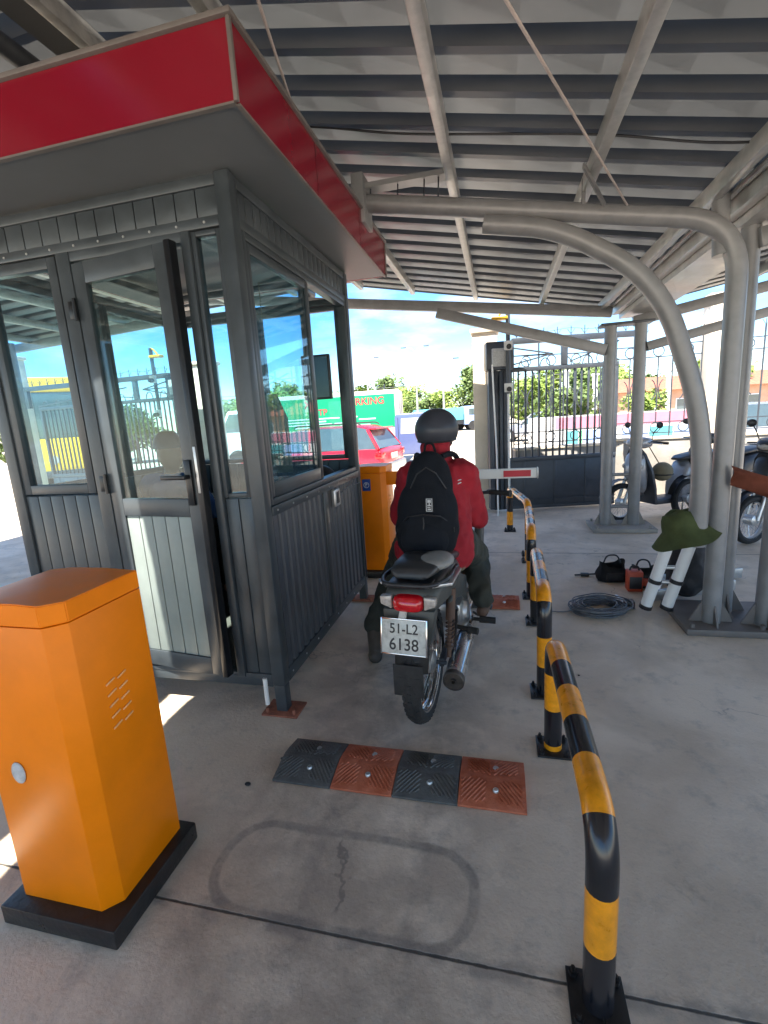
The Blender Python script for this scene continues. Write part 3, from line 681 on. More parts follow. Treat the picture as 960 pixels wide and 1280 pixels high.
for sx in (-1, 1):
    for k in range(4): caps.append(((gx + sx * .12 + (k - 1.5) * .019, gy + .34, .985), (gx + sx * .11 + (k - 1.5) * .02, gy + .43 - abs(k - 1.4) * .01, .965), .009, .007))
    caps.append(((gx + sx * .10, gy + .34, .985), (gx + sx * .075, gy + .39, .975), .009, .008))
organic('body', caps, .011, 'skin', gd, it=3, extra=[((gx + .02, gy + .02, 1.345), (.078, .095, .112)), ((gx + .03, gy + .12, 1.33), (.012, .018, .02)), ((gx - .06, gy + .02, 1.335), (.012, .02, .03)), ((gx + .10, gy + .02, 1.335), (.012, .02, .03))])
sc_ = [((gx, gy, .76), (gx, gy, 1.08), .145, .14), ((gx - .14, gy, 1.135), (gx + .14, gy, 1.135), .082, .082), ((gx - .18, gy, 1.12), (gx - .215, gy + .10, .93), .064, .055), ((gx + .18, gy, 1.12), (gx + .235, gy + .10, .93), .064, .055)]
organic('shirt', sc_, .014, 'blueshirt', gd, fold=.008)
organic('trousers', [((gx - .08, gy, .71), (gx - .1, gy + .38, .69), .09, .072), ((gx + .08, gy, .71), (gx + .1, gy + .38, .69), .09, .072), ((gx - .1, gy + .38, .66), (gx - .1, gy + .36, .34), .07, .055), ((gx + .1, gy + .38, .66), (gx + .1, gy + .36, .34), .07, .055)], .014, 'trouser', gd, fold=.006)
b = MB(); b.lathe([(.0, .12), (.05, .112), (.085, .07), (.098, .02), (.10, 0), (.094, 0), (.0, .05)], (gx + .02, gy + .01, 1.385), n=24); b.prism([(gx + .02 - .07, gy + .09), (gx + .02 + .07, gy + .09), (gx + .02 + .05, gy + .17), (gx + .02, gy + .19), (gx - .03, gy + .17)], 1.385, 1.393, 'Z'); obj('cap', b, 'black', gd)
ch = thing('stool', 'plain round stool under the booth guard', 'stool', (gx, gy, .22))
b = MB(); b.lathe([(0, .60), (.15, .60), (.16, .585), (.15, .57), (0, .57)], (gx, gy, 0)); obj('seat', b, 'black', ch)
for a in range(4):
    t = PI / 4 + a * PI / 2; b = MB(); b.tube([(gx + .10 * math.cos(t), gy + .10 * math.sin(t), .57), (gx + .15 * math.cos(t), gy + .15 * math.sin(t), .222)], .011, 8); obj('leg', b, 'alu', ch)

# ================================================================== BARRIER CABINETS
def cabinet():
    t = thing('barrier_cabinet', 'large orange barrier cabinet on a black plinth in the left foreground', 'barrier', (-1.33, 1.08, 0))
    b = MB(); b.box((-1.545, .885, .002), (-1.115, 1.28, .07), .006); obj('plinth', b, 'plinth', t)
    b = MB()
    X0, X1, Y0, Y1 = -1.505, -1.155, .93, 1.245; c = .045
    poly = [(X0, Y0 + .01), (X0 + .01, Y0), (X1 - c, Y0), (X1, Y0 + c), (X1, Y1), (X0, Y1)]
    b.prism(poly, .071, 1.0, 'Z', bev=.002)
    obj('housing', b, 'orange', t)
    b = MB(); c2 = .047
    e = .001; cols = [(X0 - e, Y0 - e, 1.058), (X0 + .10, Y0 - e, 1.068), (X1 - .12, Y0 - e, 1.068), (X1 - c, Y0 - e, 1.064), (X1 + e, Y0 + c, 1.062)]
    tt = bmesh.new(); G = [[tt.verts.new((x, y, 1.003)), tt.verts.new((x, y, z)), tt.verts.new((x, Y1 + e, z)), tt.verts.new((x, Y1 + e, 1.003))] for x, y, z in cols]
    for A, B in zip(G, G[1:]):
        for q in range(4): tt.faces.new((A[q], A[(q + 1) % 4], B[(q + 1) % 4], B[q]))
    tt.faces.new(G[0]); tt.faces.new(G[-1][::-1])
    bmesh.ops.recalc_face_normals(tt, faces=tt.faces); bmesh.ops.bevel(tt, geom=list(tt.edges), offset=.003, segments=2, affect='EDGES')
    b.add(tt)
    # front corner facet of the lid
    obj('lid', b, 'orange', t)
    for i in range(5):
        for k in range(2):
            b = MB(); y = 1.05 + k * .045; z = .62 + i * .036
            b.beam((X1 + .0025, y, z), (X1 + .0025, y + .035, z + .008), .003, .006, .001, up=(0, 0, 1)); obj('vent_slot', b, 'vent', t)
    b = MB(); b.ball((-1.395, Y0 - .003, .535), (.025, .007, .036), 16); kc = obj('lock_cover', b, 'label', t)
    b = MB(); b.lathe([(0, .01), (.03, .01), (.034, 0), (.034, -.03)], (-1.475, Y0 - .011, .93), 'Y'); obj('arm_shaft', b, 'black', t)
    return t
c1 = cabinet()
c2 = copy_tree(c1); c2.location = (-1.33 + .13, 1.08 + 3.27, 0)
tag(c2, 'orange barrier cabinet with blue sticker behind the booth, beside the rider')
for ch_ in [x for x in bpy.data.objects if x.parent == c2]:
    if ch_.name.startswith('arm_shaft') or ch_.name.startswith('lock_cover'): bpy.data.objects.remove(ch_)
b = MB(); b.box((-1.245, 4.196, .84), (-1.165, 4.1985, .95), .0008); st = obj('sticker', b, 'blue', c2)
b = MB(); b.lathe([(.022, 0), (.027, 0), (.027, .001), (.022, .001)], (-1.205, 4.1945, .895), 'Y'); b.box((-1.213, 4.1935, .88), (-1.208, 4.1955, .912)); b.box((-1.208, 4.1935, .897), (-1.198, 4.1955, .902)); b.box((-1.208, 4.1935, .907), (-1.198, 4.1955, .912)); b.box((-1.200, 4.1935, .898), (-1.196, 4.1955, .911)); obj('emblem', b, 'white', st)
b = MB(); b.box((-1.02, 4.26, .91), (.31, 4.295, .995), .006); ba = obj('barrier_arm', b, 'white', c2, label='white lowered arm with red patches crossing behind the rider')
for x0, x1 in ((.03, .26), (-.42, -.19), (-.87, -.64)):
    b = MB(); b.box((x0, 4.2575, .925), (x1, 4.2595, .98)); obj('red_band', b, 'signred', ba)
b = MB(); b.box((.3105, 4.255, .905), (.322, 4.30, 1.0), .004); obj('end_cap', b, 'alu', ba)
b = MB(); b.box((-1.10, 4.245, .885), (-.90, 4.2585, 1.01), .004); obj('clamp', b, 'orange', ba)

# ================================================================== HOOP RAILS
def hoop(ya, yb, xa, xb, h, label, seed=0, ph=0):
    t = thing('hoop_rail', label, 'guard rail', ((xa + xb) / 2, (ya + yb) / 2, 0), group='striped hoop rails along the lane')
    pts = resample(arc([(xa, ya, .012), (xa, ya, h), (xb, yb, h), (xb, yb, .012)], .13, 8), .012)
    acc = [0]
    for a, c in zip(pts, pts[1:]): acc.append(acc[-1] + (c - a).length)
    b = MB(); b.tube(pts, .038, 20, mfun=lambda i: 0 if int((acc[i] + ph) / .17) % 2 == 0 else 1); obj('pipe', b, ['railblack', 'yellow'], t, smooth=50)
    for x, y in ((xa, ya), (xb, yb)):
        b = MB(); b.box((x - .07, y - .07, .002), (x + .07, y + .07, .011), .002)
        for dx in (-.052, .052):
            for dy in (-.052, .052): b.lathe([(0, .035), (.006, .035), (.006, .022), (.012, .022), (.012, .011)], (x + dx, y + dy, 0), n=6)
        obj('base_plate', b, 'plinth', t)
    return t
hoop(1.02, 1.98, .225, .215, .53, 'nearest striped hoop rail, large in the right foreground', ph=0.0)
hoop(2.42, 3.31, .215, .235, .545, 'second striped hoop rail, just beyond the nearest one', ph=.02)
hoop(3.80, 4.75, .235, .27, .55, 'third striped hoop rail, beside the motorcycle front', ph=.05)
hoop(4.98, 6.02, .28, .115, .55, 'farthest striped hoop rail, bending left toward the gate', ph=.09)

# ================================================================== SPEED BUMPS
def bump(x0, cols, y0, y1, label):
    t = thing('speed_bump', label, 'speed bump', (x0 + len(cols) * .13, (y0 + y1) / 2, 0), group='rubber speed bumps')
    W_ = .2625; ym = (y0 + y1) / 2; n = 10
    for k, c in enumerate(cols):
        b = MB(); xa = x0 + k * W_ + .0015; xb = xa + W_ - .003
        prof = [(y0, .002), (y0, .012), (y0 + .09, .033), (ym, .038), (y1 - .09, .033), (y1, .012), (y1, .002)]
        b.prism(prof, xa, xb, 'X', bev=.0015)
        def zt(y):
            for (a, za), (d, zb) in zip(prof[1:], prof[2:-1]):
                if a <= y <= d: return lerp(za, zb, (y - a) / (d - a))
            return .012
        # raised tread: two chevron fields
        for fx, (ya_, yb_) in ((0, (y0 + .012, ym - .012)), (1, (ym + .012, y1 - .012))):
            for q in range(2):
                xs0 = xa + .01 + q * (W_ / 2 - .004); xs1 = xs0 + W_ / 2 - .02; sgn = 1 if (q + fx) % 2 == 0 else -1
                for i in range(-4, 9):
                    # diagonal line clipped to the cell
                    p = []; cx0 = xs0; cy0 = ya_ + i * .022
                    L_ = .15
                    for s_ in range(9):
                        u = s_ / 8 * L_; x = (xs0 + u * .62) if sgn > 0 else (xs1 - u * .62); y = cy0 + u * .78
                        if xs0 <= x <= xs1 and ya_ <= y <= yb_: p.append((x, y, zt(y) + .0012))
                    if len(p) > 1 and (i % 1 == 0): b.tube(p, .0042, 5)
        sg = obj('segment', b, 'bumpo' if c else 'bumpk', t, smooth=30, label='orange red rubber segment' if c else 'grey black rubber segment')
        for yy in (y0 + .075, y1 - .075):
            b = MB(); z = zt(yy); b.lathe([(0, .006), (.010, .006), (.013, .001), (.013, -.01)], (xa + W_ * .55, yy, z), n=12); obj('bolt', b, 'alu', sg)
bump(-.965, (0, 1, 0, 1), 1.585, 1.855, 'rubber speed bump in black and orange blocks in front of the motorcycle')
bump(-.65, (1, 0, 1), 3.52, 3.79, 'farther rubber speed bump mostly hidden beyond the motorcycle')

# ================================================================== MOTORCYCLE
BO = V((-.378, 2.16, 0)); YAW = math.radians(-5.5)
mc = thing('motorcycle', 'grey underbone motorcycle seen from behind with number plate and chrome muffler', 'motorcycle', BO, YAW)
def lobj(name, mb, m, parent=mc, **kw): return obj(name, mb, m, parent, local=True, **kw)
def wheel(name, yc, R_, wd, root, knob=True, off=V((0, 0, 0)), mtyre='rubber', rmat='chrome'):
    b = MB(); n = 60
    prof = [(R_ - .062, -wd * .32), (R_ - .035, -wd * .5), (R_ - .012, -wd * .40), (R_ - .001, -wd * .18), (R_, 0), (R_ - .001, wd * .18), (R_ - .012, wd * .40), (R_ - .035, wd * .5), (R_ - .062, wd * .32)]
    b.lathe(prof + [prof[0]], (0, yc, R_), 'X', n=n)
    if knob:
        for i in range(44):
            a = 2 * PI * i / 44
            for sx in (-1, 0, 1):
                aa = a + (.07 if sx == 0 else 0); rr = R_ - (.010 if sx else .001)
                m = Matrix.Translation((0, yc, R_)) @ Matrix.Rotation(aa, 4, 'X') @ Matrix.Translation((sx * wd * .31, 0, rr)) @ Matrix.Rotation(sx * .5, 4, 'Y')
                b.box((-wd * .11, -.011, -.004), (wd * .11, .011, .0045), 0, None, m)
    # sits on the ground
    wh = obj(name, b, mtyre, root, local=True, smooth=35)
    b = MB(); rr = R_ - .06
    b.lathe([(rr, -.03), (rr + .008, -.034), (rr - .006, -.022), (rr - .012, 0), (rr - .006, .022), (rr + .008, .034), (rr, .03), (rr, -.03)], (0, yc, R_), 'X', n=48); obj('rim', b, rmat, wh, local=True)
    b = MB(); b.lathe([(0, -.06), (.02, -.06), (.055, -.045), (.055, .045), (.02, .06), (0, .06)], (0, yc, R_), 'X'); obj('hub', b, 'alu', wh, local=True)
    b = MB()
    for i in range(32):
        a = 2 * PI * i / 32; a2 = a + (.38 if i % 2 else -.38); sx = .035 if i % 4 < 2 else -.035
        b.tube([(sx, yc + .05 * math.cos(a2), R_ + .05 * math.sin(a2)), (0, yc + (rr - .01) * math.cos(a), R_ + (rr - .01) * math.sin(a))], .0016, 5)
    obj('spokes', b, 'chrome', wh, local=True); return wh
wheel('rear_wheel', 0, .292, .088, mc)
wheel('front_wheel', 1.22, .285, .07, mc)
# swing arm, shocks, chain case
b = MB()
for s in (-1, 1): b.beam((s * .085, 0, .29), (s * .075, .48, .33), .025, .045, .004)
b.tube([(-.11, 0, .292), (.11, 0, .292)], .010, 10); lobj('swing_arm', b, 'dksteel')
for s in (-1, 1):
    b = MB(); p = V((s * .118, .03, .31)); q = V((s * .122, .12, .64)); b.tube([p, q], .011, 10); b.tube([p.lerp(q, .55), q], .024, 14)
    pts = []
    for i in range(90):
        t = i / 89; c = p.lerp(q, .12 + .5 * t); a = i * .62; pts.append(c + V((math.cos(a) * .021, math.sin(a) * .021, 0)))
    b.tube(pts, .0035, 5, mi=0); lobj('shock_absorber', b, 'alu' if s < 0 else 'sole')
b = MB(); b.prism([(-.03, .36), (.45, .39), (.46, .33), (0, .24), (-.06, .28)], -.105, -.09, 'X', bev=.004); lobj('chain_case', b, 'dksteel')
# rear mudguard: curved dark panel and flap
def strip(path, w0, w1, th, mbm=None, cross=.35):
    """curved sheet: path of (y,z), width changes, crowned across"""
    b = mbm or MB(); rows = []; n = len(path); m = 9
    for i, (y, z) in enumerate(path):
        w = lerp(w0, w1, i / (n - 1)); a = path[max(0, i - 1)]; c = path[min(n - 1, i + 1)]
        t = V((0, c[0] - a[0], c[1] - a[1])).normalized(); nn = V((0, t.z, -t.y))
        rows.append([b.bm.verts.new(V((lerp(-w, w, j / (m - 1)), y, z)) - nn * (cross * w * (abs(2 * j / (m - 1) - 1) ** 2.5))) for j in range(m)])
    for A, B in zip(rows, rows[1:]):
        for j in range(m - 1): b.bm.faces.new((A[j], A[j + 1], B[j + 1], B[j]))
    bmesh.ops.solidify(b.bm, geom=list(b.bm.faces), thickness=th); return b
gd_path = [(.22, .66), (.08, .66), (-.06, .645), (-.16, .60), (-.215, .53), (-.25, .45), (-.27, .37)]
lobj('rear_mudguard', strip(gd_path[::-1], .078, .095, .004, cross=-.45), 'black')
b = MB(); b.box((-.072, -.285, .268), (.068, -.278, .42), .003); b.box((-.06, -.288, .29), (.056, -.2855, .36), .002); lobj('mud_flap', b, 'rubber')
# tail body
b = MB()
def tail(mb, ys, m=14):
    rows = []
    for (y, zb, zt, w) in ys:
        row = []
        for j in range(m):
            a = 2 * PI * j / m; ex = .55
            cx = math.copysign(abs(math.cos(a)) ** ex, math.cos(a)); cz = math.copysign(abs(math.sin(a)) ** ex, math.sin(a))
            row.append(mb.bm.verts.new((w * cx, y, (zb + zt) / 2 + (zt - zb) / 2 * cz)))
        rows.append(row)
    for A, B in zip(rows, rows[1:]):
        for j in range(m): mb.bm.faces.new((A[j], A[(j + 1) % m], B[(j + 1) % m], B[j]))
    mb.bm.faces.new(rows[0]); mb.bm.faces.new(rows[-1][::-1]); return mb
tail(b, [(-.215, .655, .73, .095), (-.20, .635, .745, .118), (-.14, .62, .755, .128), (0, .60, .76, .132), (.2, .56, .76, .135), (.42, .50, .74, .12), (.55, .50, .68, .09)], 20)
lobj('tail_cowl', b, 'bikegrey', smooth=60)
b = MB(); b.prism([(-.095, .50), (.095, .50), (.118, .63), (.118, .66), (-.118, .66), (-.118, .63)], -.235, -.17, 'Y', bev=.006); lobj('tail_panel', b, 'bikegrey')
b = MB(); tail(b, [(-.262, .665, .715, .055), (-.245, .655, .727, .068), (-.20, .65, .73, .072)], 20); lobj('tail_light', b, 'redlens', smooth=60)
for s in (-1, 1):
    b = MB()
    b.prism([(s * .0735, .665), (s * .125, .685), (s * .128, .722), (s * .0735, .727)], -.245, -.205, 'Y', bev=.006); lobj('indicator', b, 'clearlens')
# seat
b = MB(); rows = []
ss = [(-.17, .80, .075, .02), (-.15, .83, .10, .045), (-.05, .835, .115, .06), (.10, .83, .12, .065), (.22, .80, .12, .06), (.36, .775, .125, .055), (.50, .775, .115, .055), (.62, .78, .085, .05), (.68, .775, .06, .03)]
for (y, z, w, h) in ss:
    row = []
    for j in range(18):
        a = 2 * PI * j / 18; cx = math.copysign(abs(math.cos(a)) ** .6, math.cos(a)); cz = math.copysign(abs(math.sin(a)) ** .6, math.sin(a))
        row.append(b.bm.verts.new((w * cx, y, z - h * .5 + h * .5 * cz)))
    rows.append(row)
for A, B in zip(rows, rows[1:]):
    for j in range(18): b.bm.faces.new((A[j], A[(j + 1) % 18], B[(j + 1) % 18], B[j]))
b.bm.faces.new(rows[0]); b.bm.faces.new(rows[-1][::-1]); lobj('seat', b, 'seat', smooth=70)
b = MB(); b.ball((.075, .02, .815), (.085, .12, .035), 20); lobj('seat_pad', b, 'seatgrey', smooth=90, label='dusty grey worn side of the saddle')
b = MB()
b.tube(arc([(-.145, .16, .745), (-.155, -.10, .765), (-.11, -.235, .775), (0, -.25, .78), (.11, -.235, .775), (.155, -.10, .765), (.145, .16, .745)], .06), .0115, 12)
b.box((-.10, -.245, .765), (.10, -.12, .773), .003)
for s in (-1, 1): b.tube([(s * .145, .05, .75), (s * .12, .05, .70)], .009, 8)
lobj('grab_rail', b, 'black', smooth=50)
b = MB(); b.beam((.165, -.12, .752), (.10, -.22, .772), .03, .014, .004); b.beam((.165, -.13, .752), (.165, .10, .752), .03, .014, .004); lobj('rail_end', b, 'alu')
b = MB(); b.beam((-.165, -.12, .752), (-.12, -.21, .772), .02, .012, .004); lobj('rail_end', b, 'alu')
# number plate
pm = frame_m(BO, (1, 0, 0), (0, 1, 0))
PC = V((-.012, -.285, .555)); px = V((1, 0, -.0)).normalized(); py = V((0, .16, 1)).normalized(); pz = px.cross(py)
PL = frame_m(PC, px, py)
b = MB(); b.box((-.101, -.076, -.003), (.101, .076, 0), .0014, None, PL); b.beam((-.02, -.27, .63), (-.02, -.24, .66), .03, .02)
pl = lobj('number_plate', b, 'plate')
b = MB()
for a, c in (((-.106, -.081, -.006), (-.100, .081, .003)), ((.100, -.081, -.006), (.106, .081, .003)), ((-.100, .075, -.006), (.100, .081, .003)), ((-.100, -.081, -.006), (.100, -.075, .003))): b.box(a, c, .001, None, PL)
obj('plate_frame', b, 'chrome', pl, local=True)
wm = wmat(mc)
for s_, yy, xx, sz in (('51-L2', .034, 0, .062), ('6138', -.036, 0, .074)):
    text('plate_text', s_, sz, wm @ PL @ Matrix.Translation((xx, yy, .0006)), 'black', pl, .0006, sx=.92)
for o_ in [x for x in bpy.data.objects if x.parent == pl and x.name.startswith('plate_text')]: pass
# muffler
b = MB()
ms_, me_ = V((.150, .42, .30)), V((.158, -.075, .245)); d_ = (me_ - ms_).normalized()
rt = d_.to_track_quat('Z', 'Y').to_matrix().to_4x4()
Lm = (me_ - ms_).length
b.lathe([(.022, 0), (.03, .04), (.045, .10), (.050, .16), (.050, Lm - .03), (.0515, Lm - .03), (.0515, Lm), (.047, Lm + .004)], mtx=Matrix.Translation(ms_) @ rt, n=32); mf = lobj('muffler', b, 'chromed')
b = MB(); b.lathe([(.0518, Lm - .022), (.0525, Lm - .018), (.0525, Lm + .006), (.048, Lm + .010), (.044, Lm + .002), (.014, Lm + .001), (.014, Lm + .012), (.009, Lm + .012), (.009, Lm - .05), (0, Lm - .05)], mtx=Matrix.Translation(ms_) @ rt, n=32); obj('muffler_cap', b, 'capmetal', mf, local=True)
b = MB(); b.tube(arc([ms_ + V((0, -.01, 0)), (.14, .62, .27), (.09, .80, .25), (.04, .86, .33), (.02, .84, .40)], .08), .016, 12); lobj('exhaust_pipe', b, 'chrome')
b = MB(); b.beam((.135, .10, .34), (.11, .30, .44), .012, .03, .003); b.tube([(.10, .32, .34), (.215, .30, .335)], .012, 10); b.tube([(.175, .30, .335), (.225, .29, .335)], .019, 10); lobj('passenger_peg', b, 'rubber')
b = MB(); b.tube([(-.20, .60, .265), (.26, .60, .265)], .011, 10); b.tube([(.19, .60, .265), (.285, .60, .265)], .02, 12); b.tube([(-.285, .60, .265), (-.19, .60, .265)], .02, 12); lobj('foot_peg', b, 'rubber')
b = MB(); b.tube(arc([(.15, .62, .30), (.18, .70, .24), (.21, .84, .25)], .05), .008, 8); b.box((.17, .80, .245), (.24, .87, .258), .004); lobj('brake_pedal', b, 'dksteel')
b = MB(); b.box((-.11, .44, .26), (.11, .72, .42), .03); b.tube([(0, .70, .36), (0, .90, .38)], .06, 16); b.lathe([(0, .13), (.06, .13), (.085, .10), (.085, 0)], (0, .56, .33), 'X'); lobj('engine', b, 'alu')
b = MB()
b.tube(arc([(0, .20, .60), (0, .55, .50), (0, .80, .60), (0, 1.02, .86)], .15), .03, 12)
for s in (-1, 1): b.tube([(s * .09, .08, .66), (s * .08, .48, .36)], .014, 10)
lobj('frame', b, 'dksteel')
b = MB()
for s in (-1, 1): b.prism([(.60, .62), (.78, .55), (.98, .84), (1.0, .93), (.92, .90), (.78, .68), (.62, .68)], s * .045, s * .06, 'X', bev=.004)
for s in (-1, 1): b.prism([(.80, .33), (.98, .42), (1.06, .78), (.98, .86), (.86, .55)], s * .12, s * .17, 'X', bev=.01)
lobj('leg_shield', b, 'bikegrey')
b = MB()
for s in (-1, 1): b.prism([(.02, .60), (.40, .50), (.52, .42), (.50, .58), (.30, .66)], s * .115, s * .135, 'X', bev=.006)
lobj('side_cover', b, 'bikegrey')
b = MB()
for s in (-1, 1): b.tube([(s * .07, 1.22, .285), (s * .07, 1.03, .80)], .016, 12)
b.tube([(0, 1.08, .70), (0, .99, .96)], .022, 12); lobj('fork', b, 'chrome')
lobj('front_mudguard', strip([(1.22 + .31 * math.cos(a), .285 + .31 * math.sin(a)) for a in [2.7 - .2 * i for i in range(13)]], .05, .05, .004), 'bikegrey')
b = MB(); b.tube(arc([(-.30, .94, .985), (-.20, .98, .985), (-.05, 1.0, .955), (.05, 1.0, .955), (.20, .98, .985), (.30, .94, .985)], .05), .011, 12); hb = lobj('handlebar', b, 'dksteel')
for s in (-1, 1):
    b = MB(); b.tube([(s * .22, .975, .985), (s * .345, .925, .985)], .0165, 14); b.tube([(s * .345, .925, .985), (s * .355, .92, .985)], .02, 14); obj('grip', b, 'rubber', hb, local=True)
    b = MB(); b.tube(arc([(s * .20, 1.0, .975), (s * .25, 1.04, .965), (s * .345, 1.0, .955)], .03), .006, 8); b.ball((s * .347, 1.0, .955), .009, 8); obj('lever', b, 'dksteel', hb, local=True)
b = MB(); b.tube(arc([(.24, 1.0, .97), (.20, 1.12, .99), (.08, 1.12, .86), (.05, 1.05, .60)], .06), .004, 6); b.tube(arc([(-.24, 1.0, .97), (-.18, 1.12, 1.0), (-.06, 1.14, .88), (-.04, 1.0, .60)], .06), .004, 6); lobj('cables', b, 'black')
b = MB(); b.ball((0, 1.06, .93), (.12, .10, .085), 20); hc = lobj('headlight_cowl', b, 'bikegrey', smooth=90)
b = MB(); b.ball((0, 1.12, .92), (.085, .055, .06), 16); obj('headlight', b, 'clearlens', hc, local=True, smooth=90)
b = MB(); b.tube([(-.10, .45, .27), (-.17, .40, .012)], .010, 8); lobj('side_stand', b, 'dksteel')

# ================================================================== RIDER
rd = thing('person', 'rider in red shirt and grey helmet sitting on the motorcycle, left foot down', 'person', (-.40, 2.62, 0))
hip = V((-.375, 2.62, .90)); ch1 = V((-.36, 2.70, 1.10)); neck = V((-.355, 2.74, 1.25)); head = V((-.352, 2.775, 1.385))
RS, LS = V((-.205, 2.72, 1.165)), V((-.50, 2.72, 1.165))
RE, LE = V((-.140, 2.80, .885)), V((-.600, 2.80, .895))
def lw(x, y, z): return wmat(mc) @ V((x, y, z))
RHd, LHd = V((-.235, 3.03, .96)), V((-.475, 3.03, .955))
RK, LK = V((-.165, 2.98, .60)), V((-.64, 2.93, .56))
RA, LA = V((-.115, 2.80, .34)), V((-.775, 2.68, .12))
RH_, LH_ = V((-.27, 2.62, .82)), V((-.48, 2.62, .82))
body = [(hip, ch1, .125, .12), (ch1, neck - V((0, 0, .06)), .115, .075), (LS, RS, .062, .062), (neck - V((0, 0, .08)), head - V((0, .01, .06)), .05, .05),
        (RS, RE, .047, .037), (RE, RHd, .036, .024), (LS, LE, .047, .037), (LE, LHd, .036, .024),
        (RH_, RK, .08, .055), (RK, RA, .052, .034), (LH_, LK, .08, .055), (LK, LA, .052, .034),
        (RA, RA + V((.02, .10, -.045)), .034, .03), (RA + V((0, -.03, -.04)), RA + V((.03, .17, -.05)), .030, .022), (LA, LA + V((-.01, .02, -.05)), .034, .032), (LA + V((0, -.04, -.08)), LA + V((-.04, .15, -.092)), .03, .022)]
u_ = V((math.cos(YAW), math.sin(YAW), 0)); f_ = V((-math.sin(YAW), math.cos(YAW), 0))
for Hd, s in ((RHd, 1), (LHd, -1)):
    for k in range(4):
        o_ = Hd + u_ * s * (k - 1.5) * .021
        body += [(o_, o_ + f_ * .03 + V((0, 0, .006)), .0105, .0095), (o_ + f_ * .03 + V((0, 0, .006)), o_ + f_ * .034 + V((0, 0, -.03)), .0092, .008), (o_ + f_ * .034 + V((0, 0, -.03)), o_ + f_ * .008 + V((0, 0, -.038)), .008, .0072)]
    th = Hd - u_ * s * .03
    body += [(th, th - u_ * s * .022 + f_ * .012 + V((0, 0, -.018)), .0115, .0095)]
organic('body', body, .0075, 'skin', rd, it=3, extra=[(head, (.078, .098, .115)), (head + V((-.082, .0, -.01)), (.012, .022, .032)), (head + V((.082, .0, -.01)), (.012, .022, .032)), (head + V((0, .10, -.01)), (.014, .02, .024)), (head + V((0, .085, -.06)), (.03, .02, .012))])
b = MB()
for s in (-1, 1): b.ball(head + V((s * .032, .088, .015)), .012, 10)
obj('eyes', b, 'label', rd, smooth=90)
b = MB(); b.ball(head + V((0, -.012, -.015)), (.09, .104, .108), 24)
for v in b.bm.verts:
    if v.co.y > head.y + .045 and v.co.z < head.z + .05: v.co.y = head.y + .045
obj('hair', b, 'hair', rd, smooth=90)
shirt = [(hip - V((0, 0, .16)), ch1, .17, .155), (ch1, neck - V((0, 0, .09)), .15, .095), (LS - V((0, 0, .012)), RS - V((0, 0, .012)), .082, .082),
         (hip - V((.08, 0, .15)), ch1 - V((.045, 0, 0)), .14, .135), (hip + V((.08, 0, -.16)), ch1 + V((.045, 0, 0)), .145, .135),
         (RS, RE, .074, .062), (RE, RE.lerp(RHd, .82), .062, .040), (LS, LE, .074, .062), (LE, LE.lerp(LHd, .82), .062, .040),
         (neck - V((0, 0, .05)), neck + V((0, -.006, .055)), .085, .082)]
organic('shirt', shirt, .011, 'shirt', rd, it=3, fold=.015, fscale=9)
b = MB(); b.prism([(0, 0), (.022, .006), (.018, .010), (.002, .006)], 0, .001, 'Z'); b.prism([(0, -.018), (.022, -.010), (.018, -.005), (.001, -.012)], 0, .001, 'Z')
bm_ = b.bm; bmesh.ops.transform(bm_, matrix=frame_m(V((-.222, 2.555, 1.14)), (1, .25, 0), (0, .1, 1)), verts=bm_.verts); obj('shirt_emblem', b, 'label', rd, smooth=0)
tro = [(hip - V((.07, 0, .13)), hip + V((.07, 0, -.13)), .11, .11), (RH_, RK, .105, .085), (RK, RA + V((0, 0, .05)), .082, .066), (LH_, LK, .105, .085), (LK, LA + V((0, 0, .11)), .082, .062)]
organic('trousers', tro, .011, 'trouser', rd, it=3, fold=.013, fscale=10)
b = MB()
hem = [(hip + V((.10, -.02, -.21)), hip + V((.15, .05, -.20)), .06, .07), (hip + V((.02, -.05, -.21)), hip + V((.12, -.03, -.21)), .09, .08)]
organic('undershirt_hem', hem, .012, 'khaki', rd, it=3, fold=.004)
organic('boot', [(LA + V((0, -.01, .10)), LA + V((0, -.01, -.06)), .055, .05), (LA + V((0, -.045, -.085)), LA + V((-.045, .16, -.088)), .046, .034)], .009, 'boot', rd, it=3, label='dark boot planted on the ground')
organic('shoe', [(RA + V((0, -.03, -.035)), RA + V((.03, .175, -.045)), .038, .032)], .008, 'sole', rd, it=3, label='brown shoe on the foot peg')
# half helmet
hm = MB(); n = 36; rows = []
for i in range(12):
    t = i / 11; ph_ = t * 2.0; row = []
    for j in range(n):
        a = 2 * PI * j / n; back = .5 - .5 * math.sin(a)
        p2 = ph_ * (1 + .06 * back)
        row.append(hm.bm.verts.new(head + V((.126 * math.sin(p2) * math.cos(a), .142 * math.sin(p2) * math.sin(a) - .008, .028 + .122 * math.cos(p2)))))
    rows.append(row)
for A, B in zip(rows[1:], rows[2:]):
    for j in range(n): hm.bm.faces.new((A[j], A[(j + 1) % n], B[(j + 1) % n], B[j]))
hm.bm.faces.new(rows[1])
for v in rows[0]: hm.bm.verts.remove(v)
bmesh.ops.solidify(hm.bm, geom=list(hm.bm.faces), thickness=.012)
he = obj('helmet', hm, 'helmet', rd, smooth=60)
b = MB(); b.tube([head + V((.109 * math.cos(2 * PI * j / 40), .123 * math.sin(2 * PI * j / 40) - .008, -.026 - .012 * (.5 - .5 * math.sin(2 * PI * j / 40)))) for j in range(40)], .005, 8, closed=True); obj('helmet_rim', b, 'black', he)
b = MB()
for s in (-1, 1): b.tube([head + V((s * .10, .0, .01)), head + V((s * .078, .05, -.06)), head + V((s * .03, .08, -.115))], .005, 6)
obj('chin_strap', b, 'black', he)
